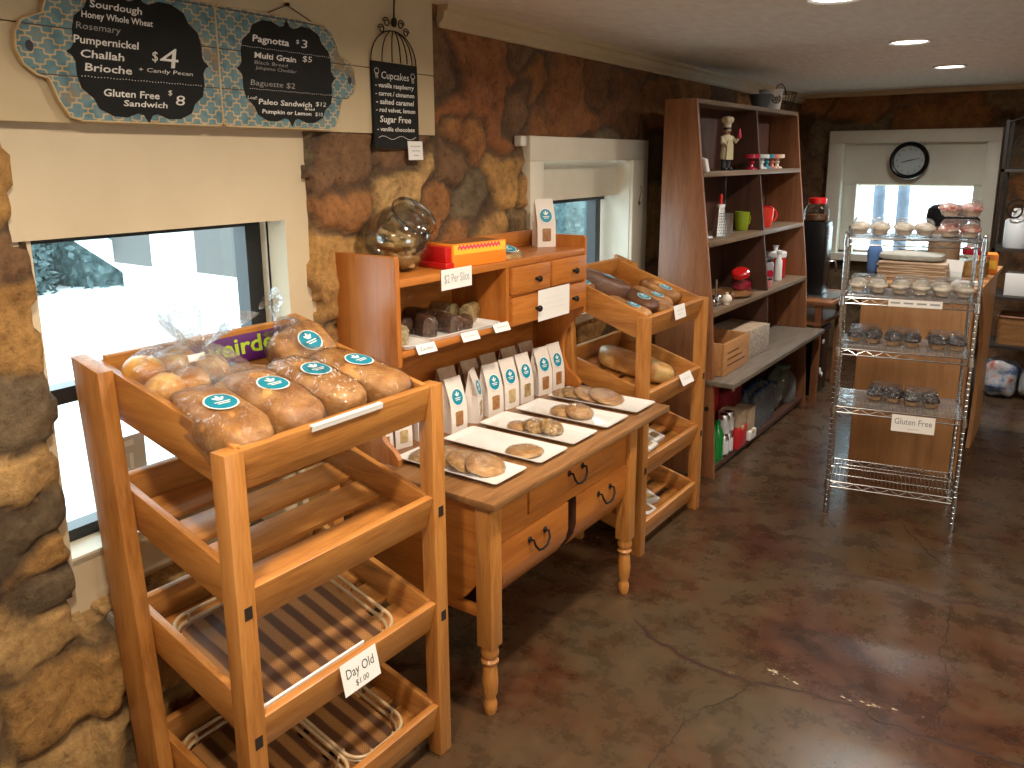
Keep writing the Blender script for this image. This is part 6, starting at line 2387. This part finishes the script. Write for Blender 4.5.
box(b, -.06, .06, -.045, .045, 0, .012, .002)
box(b, -.055, .055, -.04, .04, .012, .020, .002)
solo('leaflet_pile', b, WHITEP, 'short pile of white leaflets at the front right of the counter', 'leaflets', (1.655, 5.00, 1.071), (0, 0, R(-8)))

# ================================================================== iron shelf unit at the right
t = thing('iron_shelf', 'black wrought iron shelf unit with scrolls at the right edge of the view', 'shelf unit', (1.60, 6.80, 0))
for x, y in ((0, 0), (.86, 0), (0, .38), (.86, .38)):
    b = BM()
    box(b, x, x + .022, y, y + .022, 0, 2.0)
    obj('post', b, IRON, t)
for z in (.40, .76, 1.105, 1.665):
    b = BM()
    box(b, .0, .882, .0, .402, z - .022, z)
    obj('shelf', b, plain('dark_shelf', (.03, .022, .018), .5), t)
for x0, z0, r in ((.12, 1.82, .075), (.12, 1.38, .075), (.34, 1.82, .075), (.34, 1.38, .075)):
    b = BM()
    tube(b, [(x0 + r * (1 - q / 26) * cos(q * .5), .012, z0 + r * (1 - q / 26) * sin(q * .5) * 1.15) for q in range(24)], .006, 7)
    tube(b, [(x0 + r, .012, z0), (x0 + r * 1.05, .012, z0 - .11)], .006, 7)
    obj('scroll', b, IRON, t)
b = BM()
tube(b, [(.011, .011, 1.98), (.2, .011, 2.05), (.44, .011, 2.08), (.68, .011, 2.05), (.87, .011, 1.98)], .008, 8)
obj('top_rail', b, IRON, t)
item('white_canister', 'white lidded canister on the middle iron shelf at the right edge', 'canister', (1.745, 6.93, 1.106), [
    ('body', plain('canister_white', (.62, .66, .68), .3), lambda b: lathe(b, [(0, 0), (.088, 0), (.092, .006), (.092, .19), (.08, .205), (0, .205)], n=30)),
    ('lid', CERAMIC, lambda b: lathe(b, [(.05, .204), (.056, .21), (.056, .27), (.045, .28), (0, .282)], n=24))])
case('white carton on the iron shelf below the canister', (1.80, 6.98, .761), .20, .20, .16, WHITEP, None)
case('flat white carton on the highest iron shelf at the right edge', (1.86, 6.99, 1.666), .24, .2, .07, WHITEP, None)
t = thing('wicker_basket', 'brown wicker basket on the iron shelf under the white carton', 'basket', (1.86, 6.99, .401))
b = BM()
rows = []
for k in range(9):
    s = 1 + .02 * (k % 2)
    rows.append([b.verts.new((x * s, y * s, .025 * k)) for x, y in roundrect(.34, .26, .04, 4)])
n = len(rows[0])
for A, B_ in zip(rows, rows[1:]):
    for j in range(n):
        b.faces.new((A[j], A[(j + 1) % n], B_[(j + 1) % n], B_[j]))
b.faces.new(rows[0][::-1])
obj('weave', b, OAKTOP['x'], t)
b = BM()
tube(b, [(x * 1.02, y * 1.02, .205) for x, y in roundrect(.34, .26, .04, 4)], .009, 8, closed=True)
obj('rim', b, CASE['x'], t)
for i, (x, y, m, lb) in enumerate([(1.74, 6.93, mottled('printed_sack', [(0.4, (.10, .16, .34)), (0.55, (.55, .56, .58)), (0.7, (.5, .12, .10))], 12, .4, bs_=.3), 'crumpled blue and white bag on the floor under the iron shelf'), (1.99, 6.95, mottled('pale_sack', [(0.4, (.45, .46, .48)), (0.7, (.62, .6, .5))], 12, .4, bs_=.3), 'crumpled pale bag on the floor under the iron shelf, nearer the frame edge')]):
    b = BM()
    sell(b, (0, 0, .14), (.12, .13, .14), .7, .7, 34, 18, amp=.035, fr=12, seed=i + 20, floor=0)
    solo('crumpled_bag', b, m, lb, 'bag', (x, y, .001), group='crumpled bags under the iron shelf')
